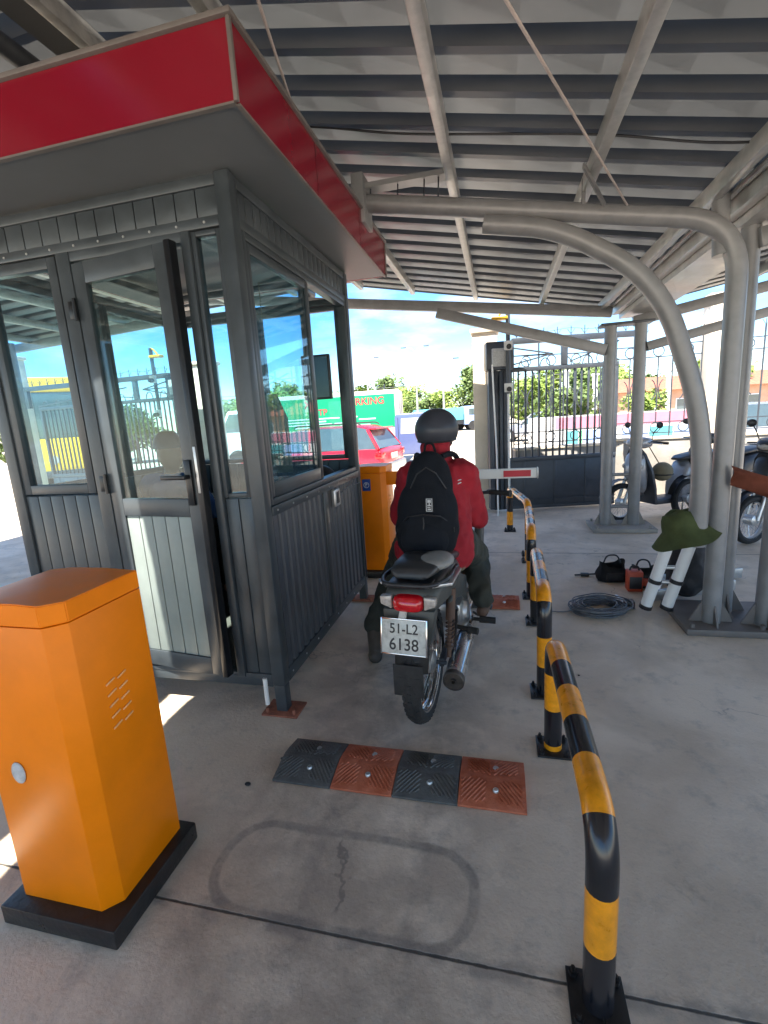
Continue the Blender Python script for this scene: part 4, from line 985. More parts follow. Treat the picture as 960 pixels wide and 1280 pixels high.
b = MB(); b.prism([(-.07, 0), (.07, 0), (.05, .055), (-.05, .055)], -.004, .004, 'Z', bev=.002); bmesh.ops.transform(b.bm, matrix=Matrix.Translation(head + V((0, .125, .02))), verts=b.bm.verts); obj('visor_peak', b, 'helmet', he)

# backpack
bk = thing('backpack', 'black backpack with small grey label worn by the rider', 'backpack', (-.385, 2.5, .74))
rot0 = Matrix.Rotation(math.radians(-9), 4, 'X')
organic('pack_body', [], .011, 'pack', bk, it=5, fold=.006, fscale=7, extra=[(V((-.388, 2.485, .90)), (.172, .115, .175), rot0), (V((-.385, 2.50, .98)), (.165, .11, .20), rot0), (V((-.375, 2.535, 1.12)), (.125, .085, .19), rot0), (V((-.39, 2.47, .84)), (.16, .10, .12), rot0)])
organic('front_pocket', [], .010, 'pack', bk, it=5, fold=.004, extra=[(V((-.39, 2.405, .86)), (.13, .05, .115), rot0)])
for s in (-1, 1):
    b = MB(); b.tube(arc([(-.37 + s * .06, 2.60, 1.27), (-.36 + s * .11, 2.72, 1.285), (-.36 + s * .14, 2.84, 1.17), (-.37 + s * .16, 2.80, 1.0), (-.38 + s * .15, 2.60, .86)], .08), .016, 8); obj('strap', b, 'pack', bk)
b = MB(); b.tube(arc([(-.40, 2.585, 1.30), (-.39, 2.56, 1.35), (-.35, 2.56, 1.35), (-.34, 2.585, 1.30)], .02), .007, 8); obj('grab_loop', b, 'pack', bk)
lbm = frame_m(V((-.355, 2.378, 1.045)), (1, .0, -.02), (0, .12, 1))
b = MB(); b.box((-.019, -.036, -.004), (.019, .036, .001), .001, None, lbm); lb = obj('label_patch', b, 'black', bk)
b = MB()
for a, c in (((-.016, -.033, .001), (-.013, .033, .0018)), ((.013, -.033, .001), (.016, .033, .0018)), ((-.013, .03, .001), (.013, .033, .0018)), ((-.013, -.033, .001), (.013, -.03, .0018)), ((-.009, .012, .001), (.009, .026, .0018)), ((-.010, -.005, .001), (.010, .0, .0018)), ((-.010, -.014, .001), (.006, -.010, .0018)), ((-.008, -.026, .001), (.009, -.019, .0018)), ((-.002, 0, .001), (.003, .010, .0018))): b.box(a, c, 0, None, lbm)
obj('label_marks', b, 'label', lb)
for s in (-1, 1):
    b = MB(); b.beam((-.388 + s * .150, 2.42, .90), (-.38 + s * .155, 2.56, .96), .006, .025, .001); obj('side_strap', b, 'black', bk)
b = MB(); b.tube([(-.385, 2.352, .985), (-.382, 2.345, .95), (-.386, 2.343, .925)], .003, 6); obj('zip_pull', b, 'black', bk)
b = MB(); b.tube([(-.52, 2.43, .93), (-.47, 2.375, .985), (-.385, 2.355, 1.0), (-.30, 2.38, .985), (-.25, 2.44, .93)], .004, 6); b.tube([(-.475, 2.47, 1.10), (-.42, 2.425, 1.20), (-.37, 2.42, 1.235), (-.32, 2.43, 1.20), (-.27, 2.48, 1.10)], .004, 6); obj('zip', b, 'black', bk)

# ================================================================== GATES, PILLARS, FENCE
def make_gate(label, G0, ang, mir=1, Lg=1.78):
    """gate leaf standing at G0 and running along local +x (mirrored with mir=-1)"""
    t = thing('iron_gate', label, 'gate', G0, ang)
    m = Matrix.Diagonal((mir, 1, 1, 1))
    def O(name, mb, mt, par=t, **kw):
        bmesh.ops.transform(mb.bm, matrix=m, verts=mb.bm.verts); return obj(name, mb, mt, par, local=True, **kw)
    b = MB(); b.box((.0, -.02, .05), (Lg, .02, .74), .004); b.box((0, -.03, .74), (Lg, .03, .80), .005); b.box((0, -.03, .03), (Lg, .03, .07), .005)
    for x in [.45 * (i + 1) for i in range(int(Lg / .45 - .1))]: b.box((x - .02, -.026, .07), (x + .02, .026, .74), .003)
    b.tube([(.02, -.04, .16), (Lg, -.04, .17)], .006, 6)
    O('lower_panel', b, 'gate')
    b = MB(); b.box((.12, -.03, 2.02), (Lg, .03, 2.08), .005); b.box((Lg - .05, -.03, .8), (Lg, .03, 2.02), .005); O('top_rail', b, 'gate')
    for i in range(int((Lg - .28) / .1)):
        b = MB(); x = .27 + i * .1; b.box((x - .011, -.012, .80), (x + .011, .012, 2.02), .002); O('bar', b, 'gate')
    # folded leaf stack next to the pillar
    for k, (x0, x1) in enumerate(((-.07, .0), (.012, .07), (.082, .13), (.142, .20))):
        b = MB(); b.box((x0, -.09 + .02 * (k % 2), .05), (x1, .05 + .02 * (k % 2), 2.05), .008); O('folded_panel', b, 'gate' if k % 2 == 0 else 'dksteel')
    b = MB(); b.box((-.10, -.12, 2.06), (.28, .10, 2.44), .008); O('motor_housing', b, 'gate')
    b = MB(); b.box((-.03, -.19, 2.10), (.17, -.122, 2.34), .006); O('control_box', b, 'label')
    # header with zig-zag braces
    b = MB(); b.box((.28, -.04, 2.40), (Lg + .3, .04, 2.48), .005)
    for x in (1.02, Lg + .26): b.box((x - .04, -.035, 2.08), (x + .04, .035, 2.40), .004)
    b.beam((.28, -.02, 2.35), (.85, -.02, 2.24), .02, .02); b.beam((.85, -.02, 2.24), (.28, -.02, 2.12), .02, .02); b.beam((.30, .01, 2.24), (.85, .01, 2.24), .018, .018)
    b.beam((1.2, -.02, 2.30), (Lg, -.02, 2.10), .02, .02); b.beam((1.1, .0, 2.12), (Lg, 0, 2.36), .018, .018)
    O('header', b, 'gate')
    b = MB()
    for i in range(int((Lg - .3) / .3)):
        x = .45 + i * .30; b.tube([(x + .07 * math.cos(a), 0, 2.08 + .11 * math.sin(a)) for a in [PI * j / 12 for j in range(13)]], .008, 6)
    O('top_scroll', b, 'gate')
    b = MB()
    for i in range(int(Lg / .19)):
        x = .35 + i * .19; b.tube([(x, 0, 2.48), (x, 0, 2.60)], .006, 5)
        for q in (-.05, .05): b.tube([(x, 0, 2.49), (x + q, 0, 2.56)], .004, 5)
    b.tube([(.3 + i * .1, 0, 2.56 + .015 * math.sin(i)) for i in range(int(Lg * 10))], .003, 5)
    O('spikes', b, 'gate')
    return t
GA = math.atan2(.21, .977)
g1 = make_gate('dark iron gate leaf right of the opening, behind the twin post', (-.09, 7.22, 0), GA)
g2 = make_gate('matching dark gate leaf on the left, seen through the booth glass', (-5.25, 7.4, 0), -.04, -1, 3.3)
def pillar(x0, x1, y0, y1, h, label):
    t = thing('gate_pillar', label, 'pillar', ((x0 + x1) / 2, (y0 + y1) / 2, -.13))
    b = MB(); b.box((x0, y0, -.13), (x1, y1, h), .01); obj('shaft', b, 'cream', t)
    b = MB(); b.box((x0 - .03, y0 - .03, h), (x1 + .03, y1 + .03, h + .06), .01); obj('cap', b, 'cream', t)
    return t
pillar(-.37, -.02, 7.42, 7.78, 2.62, 'cream square pillar carrying the right gate leaf')
pillar(-5.35, -4.98, 7.78, 8.1, 2.62, 'cream square pillar at the right end of the left gate')
pillar(-9.15, -8.9, 7.4, 7.7, 3.0, 'tall cream pillar at the far left beyond the booth')
pillar(3.0, 3.32, 8.2, 8.5, 2.9, 'cream fence pillar behind the curved posts')

def camera_pole(x, y, mir, label):
    t = thing('camera_pole', label, 'camera pole', (x, y, 0))
    b = MB(); b.tube([(x, y, 0), (x, y, 1.72)], .016, 10); obj('lower_pole', b, 'white', t)
    b = MB(); b.tube([(x, y, 1.72), (x, y, 2.86)], .03, 12); obj('upper_pole', b, 'gate', t)
    for z in (1.74, 2.30):
        b = MB(); b.box((x - .055, y - .07, z), (x + .055, y - .02, z + .12), .008); hs_ = obj('camera_housing', b, 'white', t)
        b = MB(); b.tube([(x + .01, y - .07, z + .04), (x + .01, y - .15, z + .035)], .034, 16); b.lathe([(0, 0), (.03, .0), (.034, .006)], (x + .01, y - .152, z + .035), 'Y'); obj('camera_lens', b, 'black', hs_)
    b = MB(); b.tube(arc([(x, y, 2.86), (x - mir * .05, y, 2.84), (x - mir * .12, y, 2.76)], .03), .014, 8); b.box((x - mir * .10 - .12, y - .06, 2.70), (x - mir * .10 + .10, y + .06, 2.745), .015); lm_ = obj('lamp_head', b, 'dyellow', t)
camera_pole(.13, 7.05, 1, 'pole with two cameras and a yellow lamp in front of the right gate')
camera_pole(-5.62, 7.15, -1, 'pole with two cameras and a yellow lamp before the left gate')
b = MB(); b.tube([(-.085, 6.95, 2.12), (-.04, 6.93, .9), (-.03, 6.93, .0)], .011, 8); obj('white_pipe', b, 'white', label='thin white pipe leaning on the folded gate panels', cat='pipe', loc=(-.05, 6.93, 0))

def fence(P0, P1, zw, h, label, pat=.40):
    P0 = V(P0); P1 = V(P1); d = (P1 - P0); L_ = d.length; ang = math.atan2(d.y, d.x)
    t = thing('iron_fence', label, 'fence', P0, ang)
    b = MB(); b.box((0, -.08, -.13), (L_, .08, zw), .006); obj('low_wall', b, 'wall', t, local=True)
    b = MB(); b.box((-.01, -.10, zw + .001), (L_ + .01, .10, zw + .04), .006); obj('coping', b, 'cream', t, local=True)
    za, zb_, zc, zd = zw + .10, zw + .27, zw + h - .34, zw + h - .17
    b = MB()
    for z in (za, zb_, zc, zd): b.box((0, -.008, z - .008), (L_, .008, z + .008))
    obj('rails', b, 'gate', t, local=True)
    n = int(L_ / pat)
    for i in range(n + 1):
        x = i * pat
        b = MB(); b.box((x - .009, -.009, zw + .04), (x + .009, .009, zw + h)); b.tube([(x, 0, zw + h), (x, 0, zw + h + .08)], .006, 5)
        for q in (-.05, .05): b.tube([(x, 0, zw + h - .01), (x + q, 0, zw + h + .07)], .004, 5)
        obj('picket', b, 'gate', t, local=True)
        if x + pat / 2 < L_:
            xm = x + pat / 2; b = MB(); b.box((xm - .008, -.008, zb_), (xm + .008, .008, zc))
            for z in ((za + zb_) / 2, (zc + zd) / 2): b.tube([(xm + .075 * math.cos(a), 0, z + .075 * math.sin(a)) for a in [2 * PI * j / 20 for j in range(20)]], .008, 6, closed=True)
            zm = (zb_ + zc) / 2
            for s in (-1, 1): b.tube([(xm + s * (.12 - .10 * math.cos(a)), 0, zm + .17 * math.sin(a)) for a in [-1.15 + 2.3 * j / 12 for j in range(13)]], .008, 6)
            obj('scroll_panel', b, 'gate', t, local=True)
    return t
fence((.22, 7.80, 0), (1.75, 8.32, 0), .86, 1.6, 'ornamental iron fence on a low wall directly behind the gate')
fence((1.80, 8.42, 0), (9.0, 8.42, 0), .90, 1.6, 'long ornamental iron fence on a low wall behind the scooters')
b = MB(); b.beam((-6.6, 6.0, .78), (-3.0, 4.7, .78), .05, .09, .005); ff = obj('lowered_arm', b, ['railblack'], label='black lowered barrier arm in the lane left of the booth', cat='barrier arm', loc=(-3.0, 4.7, .78))
b = MB(); b.beam((-2.995, 4.698, .78), (-2.9, 4.664, .78), .06, .1, .005); obj('arm_tip', b, 'yellow', ff)

# ================================================================== SCOOTERS
def scooter(label, p, heading, m1, dark):
    t = thing('scooter', label, 'scooter', p, heading, group='scooters parked by the fence')
    def O(n, mb, mt, par=t, **kw): return obj(n, mb, mt, par, local=True, **kw)
    wheel('rear_wheel', 0, .25, .10, t, knob=False, mtyre='tyre', rmat='alu'); wheel('front_wheel', 1.25, .25, .09, t, knob=False, mtyre='tyre', rmat='alu')
    b = MB(); tail(b, [(-.28, .60, .70, .05), (-.22, .54, .74, .10), (-.05, .46, .76, .14), (.15, .36, .76, .16), (.38, .26, .72, .15), (.46, .22, .50, .14)], 20); O('rear_body', b, m1, smooth=60)
    b = MB(); tail(b, [(-.22, .755, .80, .09), (-.1, .755, .83, .13), (.15, .755, .82, .14), (.38, .735, .79, .12), (.46, .73, .76, .07)], 20); O('seat', b, 'seat', smooth=60)
    b = MB(); b.box((-.15, .40, .20), (.15, .86, .27), .02); O('floorboard', b, dark)
    b = MB()
    for a, c in zip([(.84, .22, .15), (.90, .42, .20), (.97, .66, .21), (1.03, .86, .15)], [(.90, .42, .20), (.97, .66, .21), (1.03, .86, .15), (1.05, .92, .10)]):
        A = [(-a[2], a[0], a[1]), (a[2], a[0], a[1]), (c[2], c[0], c[1]), (-c[2], c[0], c[1])]
        b.quad(*A)
    bmesh.ops.remove_doubles(b.bm, verts=b.bm.verts, dist=.001); bmesh.ops.solidify(b.bm, geom=list(b.bm.faces), thickness=.03); O('leg_shield', b, dark)
    b = MB(); tail(b, [(.94, .34, .50, .04), (.99, .36, .80, .14), (1.05, .42, .90, .16), (1.13, .52, .84, .11), (1.19, .60, .72, .04)], 20); O('front_apron', b, m1, smooth=60)
    b = MB(); tail(b, [(.90, .97, 1.02, .09), (.95, .93, 1.06, .15), (1.03, .92, 1.07, .16), (1.12, .94, 1.04, .10), (1.16, .97, 1.01, .04)], 20); hd_ = O('handlebar_cover', b, m1, smooth=60)
    b = MB(); b.ball((0, 1.12, .985), (.085, .05, .04), 16); O('headlight', b, 'clearlens', hd_, smooth=90)
    for s in (-1, 1):
        b = MB(); b.tube([(s * .14, .97, 1.0), (s * .34, .90, .99)], .016, 12); O('grip', b, 'rubber', hd_)
        b = MB(); b.tube([(s * .15, 1.02, 1.0), (s * .33, .97, .985)], .006, 8); O('lever', b, 'alu', hd_)
        b = MB(); b.tube(arc([(s * .17, .98, 1.03), (s * .20, .99, 1.12), (s * .25, .97, 1.18)], .03), .006, 8); b.ball((s * .27, .97, 1.21), (.055, .014, .04), 14); O('mirror', b, 'black', hd_, smooth=90)
        b = MB(); b.ball((s * .12, 1.09, .70), (.03, .06, .04), 12); O('indicator', b, 'clearlens', smooth=90)
    b = MB()
    for s in (-1, 1): b.tube([(s * .06, 1.25, .25), (s * .06, 1.12, .62)], .02, 12)
    O('fork', b, 'alu')
    O('front_mudguard', strip([(1.25 + .285 * math.cos(a), .25 + .285 * math.sin(a)) for a in [2.9 - .22 * i for i in range(13)]], .06, .045, .004), m1)
    b = MB(); b.tube([(.13, .30, .25), (.15, -.18, .30)], .05, 16); O('muffler', b, 'dksteel')
    b = MB(); b.box((-.10, 0, .18), (.10, .35, .36), .03); O('engine', b, 'dksteel')
    b = MB(); b.box((-.09, -.30, .30), (.09, -.29, .44), .003); b.tube([(-.1, .2, .2), (-.15, .16, .002)], .01, 8); b.tube([(.1, .2, .2), (.15, .16, .002)], .01, 8); O('stand', b, 'dksteel')
    return t
# heading: local +y points to the front wheel
def hdg(rear, front): d = V(front) - V(rear); return math.atan2(-d.x, d.y)
R1 = (2.62, 7.05, 0); F1 = (1.50, 6.50, 0)
s1 = scooter('grey scooter parked behind the twin post facing left', R1, hdg(R1, F1), 'scgrey', 'dksteel')
R2 = (3.55, 6.10, 0); F2 = (2.48, 5.45, 0)
s2 = scooter('black scooter at the right edge behind the grey posts', R2, hdg(R2, F2), 'black', 'black')
R3 = (3.35, 7.45, 0); F3 = (2.35, 6.75, 0)
s3 = scooter('dark scooter between the grey scooter and the curved posts', R3, hdg(R3, F3), 'black', 'scgrey')
b = MB(); hx = V((2.12, 6.42, 0))
b = MB(); b.ball((1.99, 6.60, .62), (.12, .13, .12), 20); b.tube([(1.95, 6.60, .72), (1.80, 6.57, .97)], .006, 6); hh = obj('spare_helmet', b, 'khaki', label='beige helmet hanging on the grey scooter', cat='helmet', loc=(1.99, 6.60, .5), smooth=90)
b = MB(); b.tube([(1.99 + .121 * math.cos(a), 6.60 + .131 * math.sin(a), .59) for a in [2 * PI * j / 24 for j in range(24)]], .008, 6, closed=True); obj('rim', b, 'black', hh)

# ================================================================== TOOLS ON THE FLOOR
tl = thing('telescopic_ladder', 'white telescopic ladder rails leaning by the curved post, bucket hat on top', 'ladder', (1.12, 3.62, 0))
for dx in (0, .135):
    p, q = V((1.0 + dx, 3.53, .045)), V((1.115 + dx, 3.48, .56))
    b = MB(); b.tube([p, q], .038, 18); r_ = obj('rail', b, 'white', tl)
    for t_ in (.42, .98, .03):
        b = MB(); c = p.lerp(q, t_); d = (q - p).normalized(); b.tube([c - d * .014, c + d * .014], .043, 18); obj('collar', b, 'black', r_)
b = MB(); b.tube([(1.06, 3.52, .25), (1.20, 3.52, .25)], .014, 10); b.tube([(1.10, 3.51, .36), (1.24, 3.51, .36)], .014, 10); obj('rung', b, 'alu', tl)
# silver ladder lying behind
ll = thing('folded_ladder', 'silver aluminium ladder lying on the floor behind the posts', 'ladder', (1.5, 4.0, 0))
for p, q in (((1.05, 3.74, .05), (1.75, 4.0, .07)), ((1.2, 4.12, .05), (1.95, 4.36, .05))):
    b = MB(); b.beam(p, q, .03, .08, .004); obj('stile', b, 'alu', ll)
for k in range(4):
    t_ = .12 + k * .25; a = V((1.05, 3.74, .06)).lerp(V((1.75, 4.0, .07)), t_); c = V((1.2, 4.12, .05)).lerp(V((1.95, 4.36, .05)), t_)
    b = MB(); b.beam(a, c, .04, .025, .004); obj('rung', b, 'alu', ll)
# hat
b = MB(); n = 40; rows = []
HC = V((1.15, 3.36, .665)); HR = Matrix.Rotation(-.10, 3, 'X') @ Matrix.Rotation(-.30, 3, 'Y')
prof = [(.002, .138), (.055, .134), (.088, .118), (.104, .085), (.113, .045), (.118, .008), (.150, -.022), (.198, -.072), (.203, -.076)]
for i, (r_, z_) in enumerate(prof):
    row = []
    for j in range(n):
        a = 2 * PI * j / n; wv = 1 + .035 * math.sin(a * 3 + 1) * (i / 8) - (.05 * max(0, math.sin(a * 5 + 2)) if 1 < i < 5 else 0); dz = .007 * math.sin(a * 4 + i * .4) - (.018 * math.cos(a) ** 2 if i < 2 else 0)
        row.append(b.bm.verts.new(HC + HR @ V((r_ * wv * math.cos(a), r_ * wv * math.sin(a) * .95, z_ + dz))))
    rows.append(row)
for A, B in zip(rows, rows[1:]):
    for j in range(n): b.bm.faces.new((A[j], A[(j + 1) % n], B[(j + 1) % n], B[j]))
b.bm.faces.new(rows[0]); bmesh.ops.solidify(b.bm, geom=list(b.bm.faces), thickness=.003)
ht = obj('bucket_hat', b, 'hat', label='olive green bucket hat resting on the ladder rails by the curved post', cat='hat', loc=HC, smooth=50)
# dark backpack under the hat
organic('tool_backpack', [((1.36, 3.86, .16), (1.37, 3.86, .36), .13, .11)], .014, 'toolblack', None, fold=.014, fscale=8, label='dark lumpy backpack standing under the green hat', cat='bag')
def bag(label, c, s, m, rz_, open_=True, name='tool_bag', accent=None):
    t = thing(name, label, 'bag', (c[0], c[1], 0), rz_)
    b = MB(); n = 28; rows = []
    for i in range(8):
        z = .003 + s[2] * i / 7; k = 1 + .10 * math.sin(i * .9) - .12 * (i / 7) ** 2
        rows.append([b.bm.verts.new((s[0] * k * math.copysign(abs(math.cos(a)) ** .6, math.cos(a)) + .008 * math.sin(a * 5 + i), s[1] * k * math.copysign(abs(math.sin(a)) ** .6, math.sin(a)), z + (.025 * math.sin(a * 2 + 1) * (i / 7) ** 2))) for a in [2 * PI * j / n for j in range(n)]])
    for A, B in zip(rows, rows[1:]):
        for j in range(n): b.bm.faces.new((A[j], A[(j + 1) % n], B[(j + 1) % n], B[j]))
    b.bm.faces.new(rows[0][::-1])
    bmesh.ops.solidify(b.bm, geom=list(b.bm.faces), thickness=.006); obj('bag_body', b, m, t, local=True, smooth=50)
    b = MB(); b.tube(arc([(-s[0] * .6, 0, s[2]), (-s[0] * .4, 0, s[2] + .07), (s[0] * .4, .01, s[2] + .07), (s[0] * .6, 0, s[2])], .05), .007, 8); obj('carry_handle', b, 'black', t, local=True)
    b = MB(); b.box((-s[0] * .6, -s[1] * 1.06 - .012, .03), (s[0] * .6, -s[1] * 1.02, s[2] * .6), .006); obj('pocket', b, accent or m, t, local=True)
    return t
bag('open black tool bag on the floor behind the cable coil', (.93, 4.26, 0), (.115, .085, .15), 'toolblack', .1)
bag('grey and orange red tool case between the black bag and the ladder rails', (1.14, 4.12, 0), (.09, .07, .155), 'bikegrey', -.35, name='tool_case', accent='toolred')
bag('black carry bag lying beyond the ladder rails', (1.45, 4.30, 0), (.12, .08, .17), 'toolblack', .5, name='carry_bag')
b = MB(); b.box((.99, 3.96, .003), (1.1, 4.06, .17), .008, None, None); b2 = obj('drill_case', b, 'toolred', label='small orange red drill case in front of the tool case', cat='case', loc=(1.05, 4.0, 0))
b = MB(); b.tube(arc([(1.01, 4.01, .17), (1.02, 4.01, .205), (1.07, 4.01, .205), (1.08, 4.01, .17)], .02), .008, 8); obj('carry_handle', b, 'black', b2)
b = MB(); b.box((1.0, 3.954, .03), (1.09, 3.9595, .13), .002); obj('case_front', b, 'black', b2)
hm_ = thing('lump_hammer', 'black headed hammer with pale handle between cable coil and ladder rails', 'hammer', (.92, 3.66, 0))
b = MB(); b.box((.885, 3.60, .003), (.955, 3.67, .062), .008); obj('hammer_head', b, 'black', hm_)
b = MB(); b.tube([(.90, 3.64, .035), (.87, 3.80, .03)], .013, 10); obj('handle', b, 'alu', hm_)
pr = thing('pry_bar', 'thin black tool lying left of the black tool bag', 'tool', (.78, 4.34, 0))
b = MB(); b.tube([(.64, 4.32, .014), (.84, 4.36, .016)], .008, 8); b.box((.69, 4.31, .004), (.76, 4.35, .03), .005); obj('shaft', b, 'black', pr)
b = MB(); b.tube([(.84, 4.36, .016), (.88, 4.37, .02)], .013, 8); obj('grip', b, 'rubber', pr)
# cable coil
b = MB(); random.seed(3); CC = V((.70, 3.56, 0))
for k in range(26):
    cx, cy = CC.x + random.uniform(-.025, .025), CC.y + random.uniform(-.02, .02); ra = random.uniform(.12, .215); rb = ra * random.uniform(.62, .85); z0 = .008 + .055 * random.random(); tl_ = random.uniform(-.25, .25); ro = random.uniform(0, PI)
    pts = []
    for j in range(36):
        a = 2 * PI * j / 36; x = ra * math.cos(a); y = rb * math.sin(a)
        pts.append((cx + x * math.cos(ro * .15) - y * math.sin(ro * .15), cy + x * math.sin(ro * .15) + y * math.cos(ro * .15), max(.006, z0 + tl_ * .05 * math.sin(a + ro) + .004 * math.sin(a * 5 + k))))
    b.tube(pts, .0045, 6, closed=True)
b.tube(arc([(.56, 3.60, .02), (.50, 3.52, .006), (.40, 3.50, .006), (.30, 3.53, .006)], .05), .004, 6)
b.tube(arc([(.60, 3.66, .05), (.62, 3.78, .02), (.80, 3.74, .01), (.86, 3.62, .02)], .08), .004, 6)
obj('cable_coil', b, 'cable', label='loose coil of grey cable on the floor right of the hoop rails', cat='cable', loc=CC, smooth=60)
# cloth slung between posts
b = MB(); rows = []
for i in range(15):
    t = i / 14; x = lerp(1.355, 1.80, t); row = []
    for j in range(12):
        s_ = j / 11; top = 1.09 - .12 * t - .02 * math.sin(PI * t); bot = .97 - .20 * t + .01 * math.sin(PI * t); z = lerp(top, bot, s_)
        y = 3.262 - .018 * math.sin(s_ * 7 + t * 5) - .035 * math.sin(PI * s_) ; row.append(b.bm.verts.new((x, y, z)))
    rows.append(row)
for A, B in zip(rows, rows[1:]):
    for j in range(11): b.bm.faces.new((A[j], A[j + 1], B[j + 1], B[j]))
bmesh.ops.solidify(b.bm, geom=list(b.bm.faces), thickness=.03)
obj('brown_cloth', b, 'cloth', label='rust brown cloth tied between the grey posts at the right edge', cat='cloth', loc=(1.55, 3.3, 1.0), smooth=80)
# bits of litter
for k, (x, y, s_) in enumerate(((.42, 2.62, .007), (.30, 2.85, .012), (-1.06, 1.55, .014), (-.98, 1.72, .010))):
    b = MB(); b.ball((x, y, s_ * .5), (s_, s_ * .7, s_ * .5), 8); obj('pebble', b, 'toolblack', label=['tiny dark pebble right of the nearest rails', 'dark pebble on the floor right of the second hoop rail', 'dark crumb on the floor left of the front speed bump', 'smaller dark crumb beside the left end of the speed bump'][k], cat='pebble', loc=(x, y, 0), group='crumbs on the floor')

# ================================================================== VEHICLES OUTSIDE
GZ = -.13
def loft(mb, rows, cap=True):
    vs = [[mb.bm.verts.new(p) for p in r] for r in rows]
    for A, B in zip(vs, vs[1:]):
        for j in range(len(A) - 1): mb.bm.faces.new((A[j], A[j + 1], B[j + 1], B[j]))
    if cap:
        mb.bm.faces.new(vs[0]); mb.bm.faces.new(vs[-1][::-1])
    return mb
def car(label, loc, heading, paint, kind='suv', cat='car'):
    t = thing('parked_car', label, cat, loc, heading, group='cars parked beyond the gate')
    def O(n, mb, mt, par=t, **kw): return obj(n, mb, mt, par, local=True, **kw)
    if kind == 'suv': L_, hb_, hr = 4.4, .93, 1.50; rear, front = -2.1, .75
    else: L_, hb_, hr = 4.4, .88, 1.42; rear, front = -1.55, .55
    # y forward; body stations (y, zb, zt, w)
    st_ = [(-2.2, .42, .80, .70), (-2.14, .34, hb_, .82), (-1.9, .26, hb_ + .02, .89), (-1.3, .24, hb_ + .02, .91), (0, .22, hb_ - .01, .91), (.9, .24, hb_ - .02, .90), (1.4, .26, hb_ - .08, .88), (1.95, .30, hb_ - .20, .80), (2.18, .38, .66, .62)]
    b = MB(); rows = []
    for (y, zb, zt, w) in st_:
        zm = zb + (zt - zb) * .62
        rows.append([(-w * .9, y, zb), (-w, y, zb + .10), (-w * 1.01, y, zm), (-w * .94, y, zt - .02), (-w * .80, y, zt), (0, y, zt + .02), (w * .80, y, zt), (w * .94, y, zt - .02), (w * 1.01, y, zm), (w, y, zb + .10), (w * .9, y, zb), (0, y, zb)])
    rows = [r + [r[0]] for r in rows]; loft(b, rows, False); b.bm.faces.new([b.bm.verts.new(p) for p in rows[0][:-1]]); b.bm.faces.new([b.bm.verts.new(p) for p in rows[-1][:-1]])
    bmesh.ops.remove_doubles(b.bm, verts=b.bm.verts, dist=.0005); O('body', b, paint, smooth=35)
    b = MB(); gr = [(rear - .02, hb_, hb_ + .02, .74, .74), (rear + .30, hb_, hr - .10, .80, .62), (rear + .55, hb_, hr - .03, .82, .66), (0, hb_, hr - .02, .82, .67), (front - .35, hb_, hr - .09, .81, .64), (front + .25, hb_ - .03, hb_ + .02, .78, .70)]
    rows = [[(-a, y, zb), (-c, y, zt), (c, y, zt), (a, y, zb)] for (y, zb, zt, a, c) in gr]
    loft(b, [r + [r[0]] for r in rows], False); O('windows', b, 'carglass', smooth=20)
    b = MB()
    rf = [(rear + .28, hr - .085, .60), (rear + .55, hr - .01, .655), (0, hr, .665), (front - .33, hr - .07, .63)]
    loft(b, [[(-c, y, z - .015), (-c * .7, y, z + .015), (0, y, z + .03), (c * .7, y, z + .015), (c, y, z - .015)] for (y, z, c) in rf], False)
    bmesh.ops.solidify(b.bm, geom=list(b.bm.faces), thickness=.03)
    if kind == 'suv': b.box((-.60, rear + .10, hr - .10), (.60, rear + .34, hr - .06), .015)
    for s in (-1, 1):
        for (ya, za, xa), (yb, zb2, xb) in (((rear, hb_, .79), (rear + .32, hr - .09, .63)), ((rear + .75, hb_, .835), (rear + .72, hr - .03, .675)), ((-.25, hb_, .835), (-.22, hr - .02, .68)), ((front + .22, hb_, .79), (front - .34, hr - .08, .65))): b.beam((s * xa, ya, za), (s * xb, yb, zb2), .05, .07, .008)
    ro_ = O('roof', b, paint)
    if kind == 'suv':
        for s in (-1, 1):
            b = MB(); b.tube(arc([(s * .60, rear + .5, hr + .02), (s * .60, rear + .6, hr + .07), (s * .58, .2, hr + .07), (s * .58, .3, hr + .02)], .05), .016, 8); O('roof_rail', b, 'black', ro_)
    for s in (-1, 1):
        for y in (-1.38, 1.33):
            b = MB(); b.lathe([(.20, -.10), (.32, -.11), (.335, -.08), (.335, .08), (.32, .11), (.20, .10)], (s * .82, y, .335), 'X', n=28); wh = O('wheel', b, 'tyre')
            b = MB(); b.lathe([(0, .09 * s), (.06, .10 * s), (.19, .085 * s), (.205, .10 * s), (.205, -.09 * s)], (s * .82, y, .335), 'X', n=20); O('rim', b, 'alu', wh)
        b = MB(); b.box((s * .56 if s > 0 else -.86, -2.20, hb_ - .23), (.86 if s > 0 else -.56, -2.02, hb_ - .06), .03); O('tail_light', b, 'redlens')
        b = MB(); b.box((s * .50 if s > 0 else -.78, 1.98, .58), (.78 if s > 0 else -.50, 2.14, .70), .03); O('headlight', b, 'clearlens')
        b = MB(); b.box((s * .92 - .09, .62, hb_ + .02), (s * .92 + .09, .72, hb_ + .14), .02); O('mirror', b, paint)
        for y in (-.55, .35):
            b = MB(); b.box((s * .925 - .008, y, hb_ - .16), (s * .925 + .008, y + .18, hb_ - .13), .004); O('door_handle', b, 'chrome')
    b = MB(); b.box((-.80, -2.25, .36), (.80, -2.12, .58), .03); O('rear_bumper', b, 'alu' if kind == 'suv' else paint)
    b = MB(); b.box((-.80, 2.08, .34), (.80, 2.22, .54), .03); O('front_bumper', b, paint)
    b = MB(); b.box((-.20, -2.235, .66), (.20, -2.205, .80), .004); O('plate', b, 'plate')
    return t
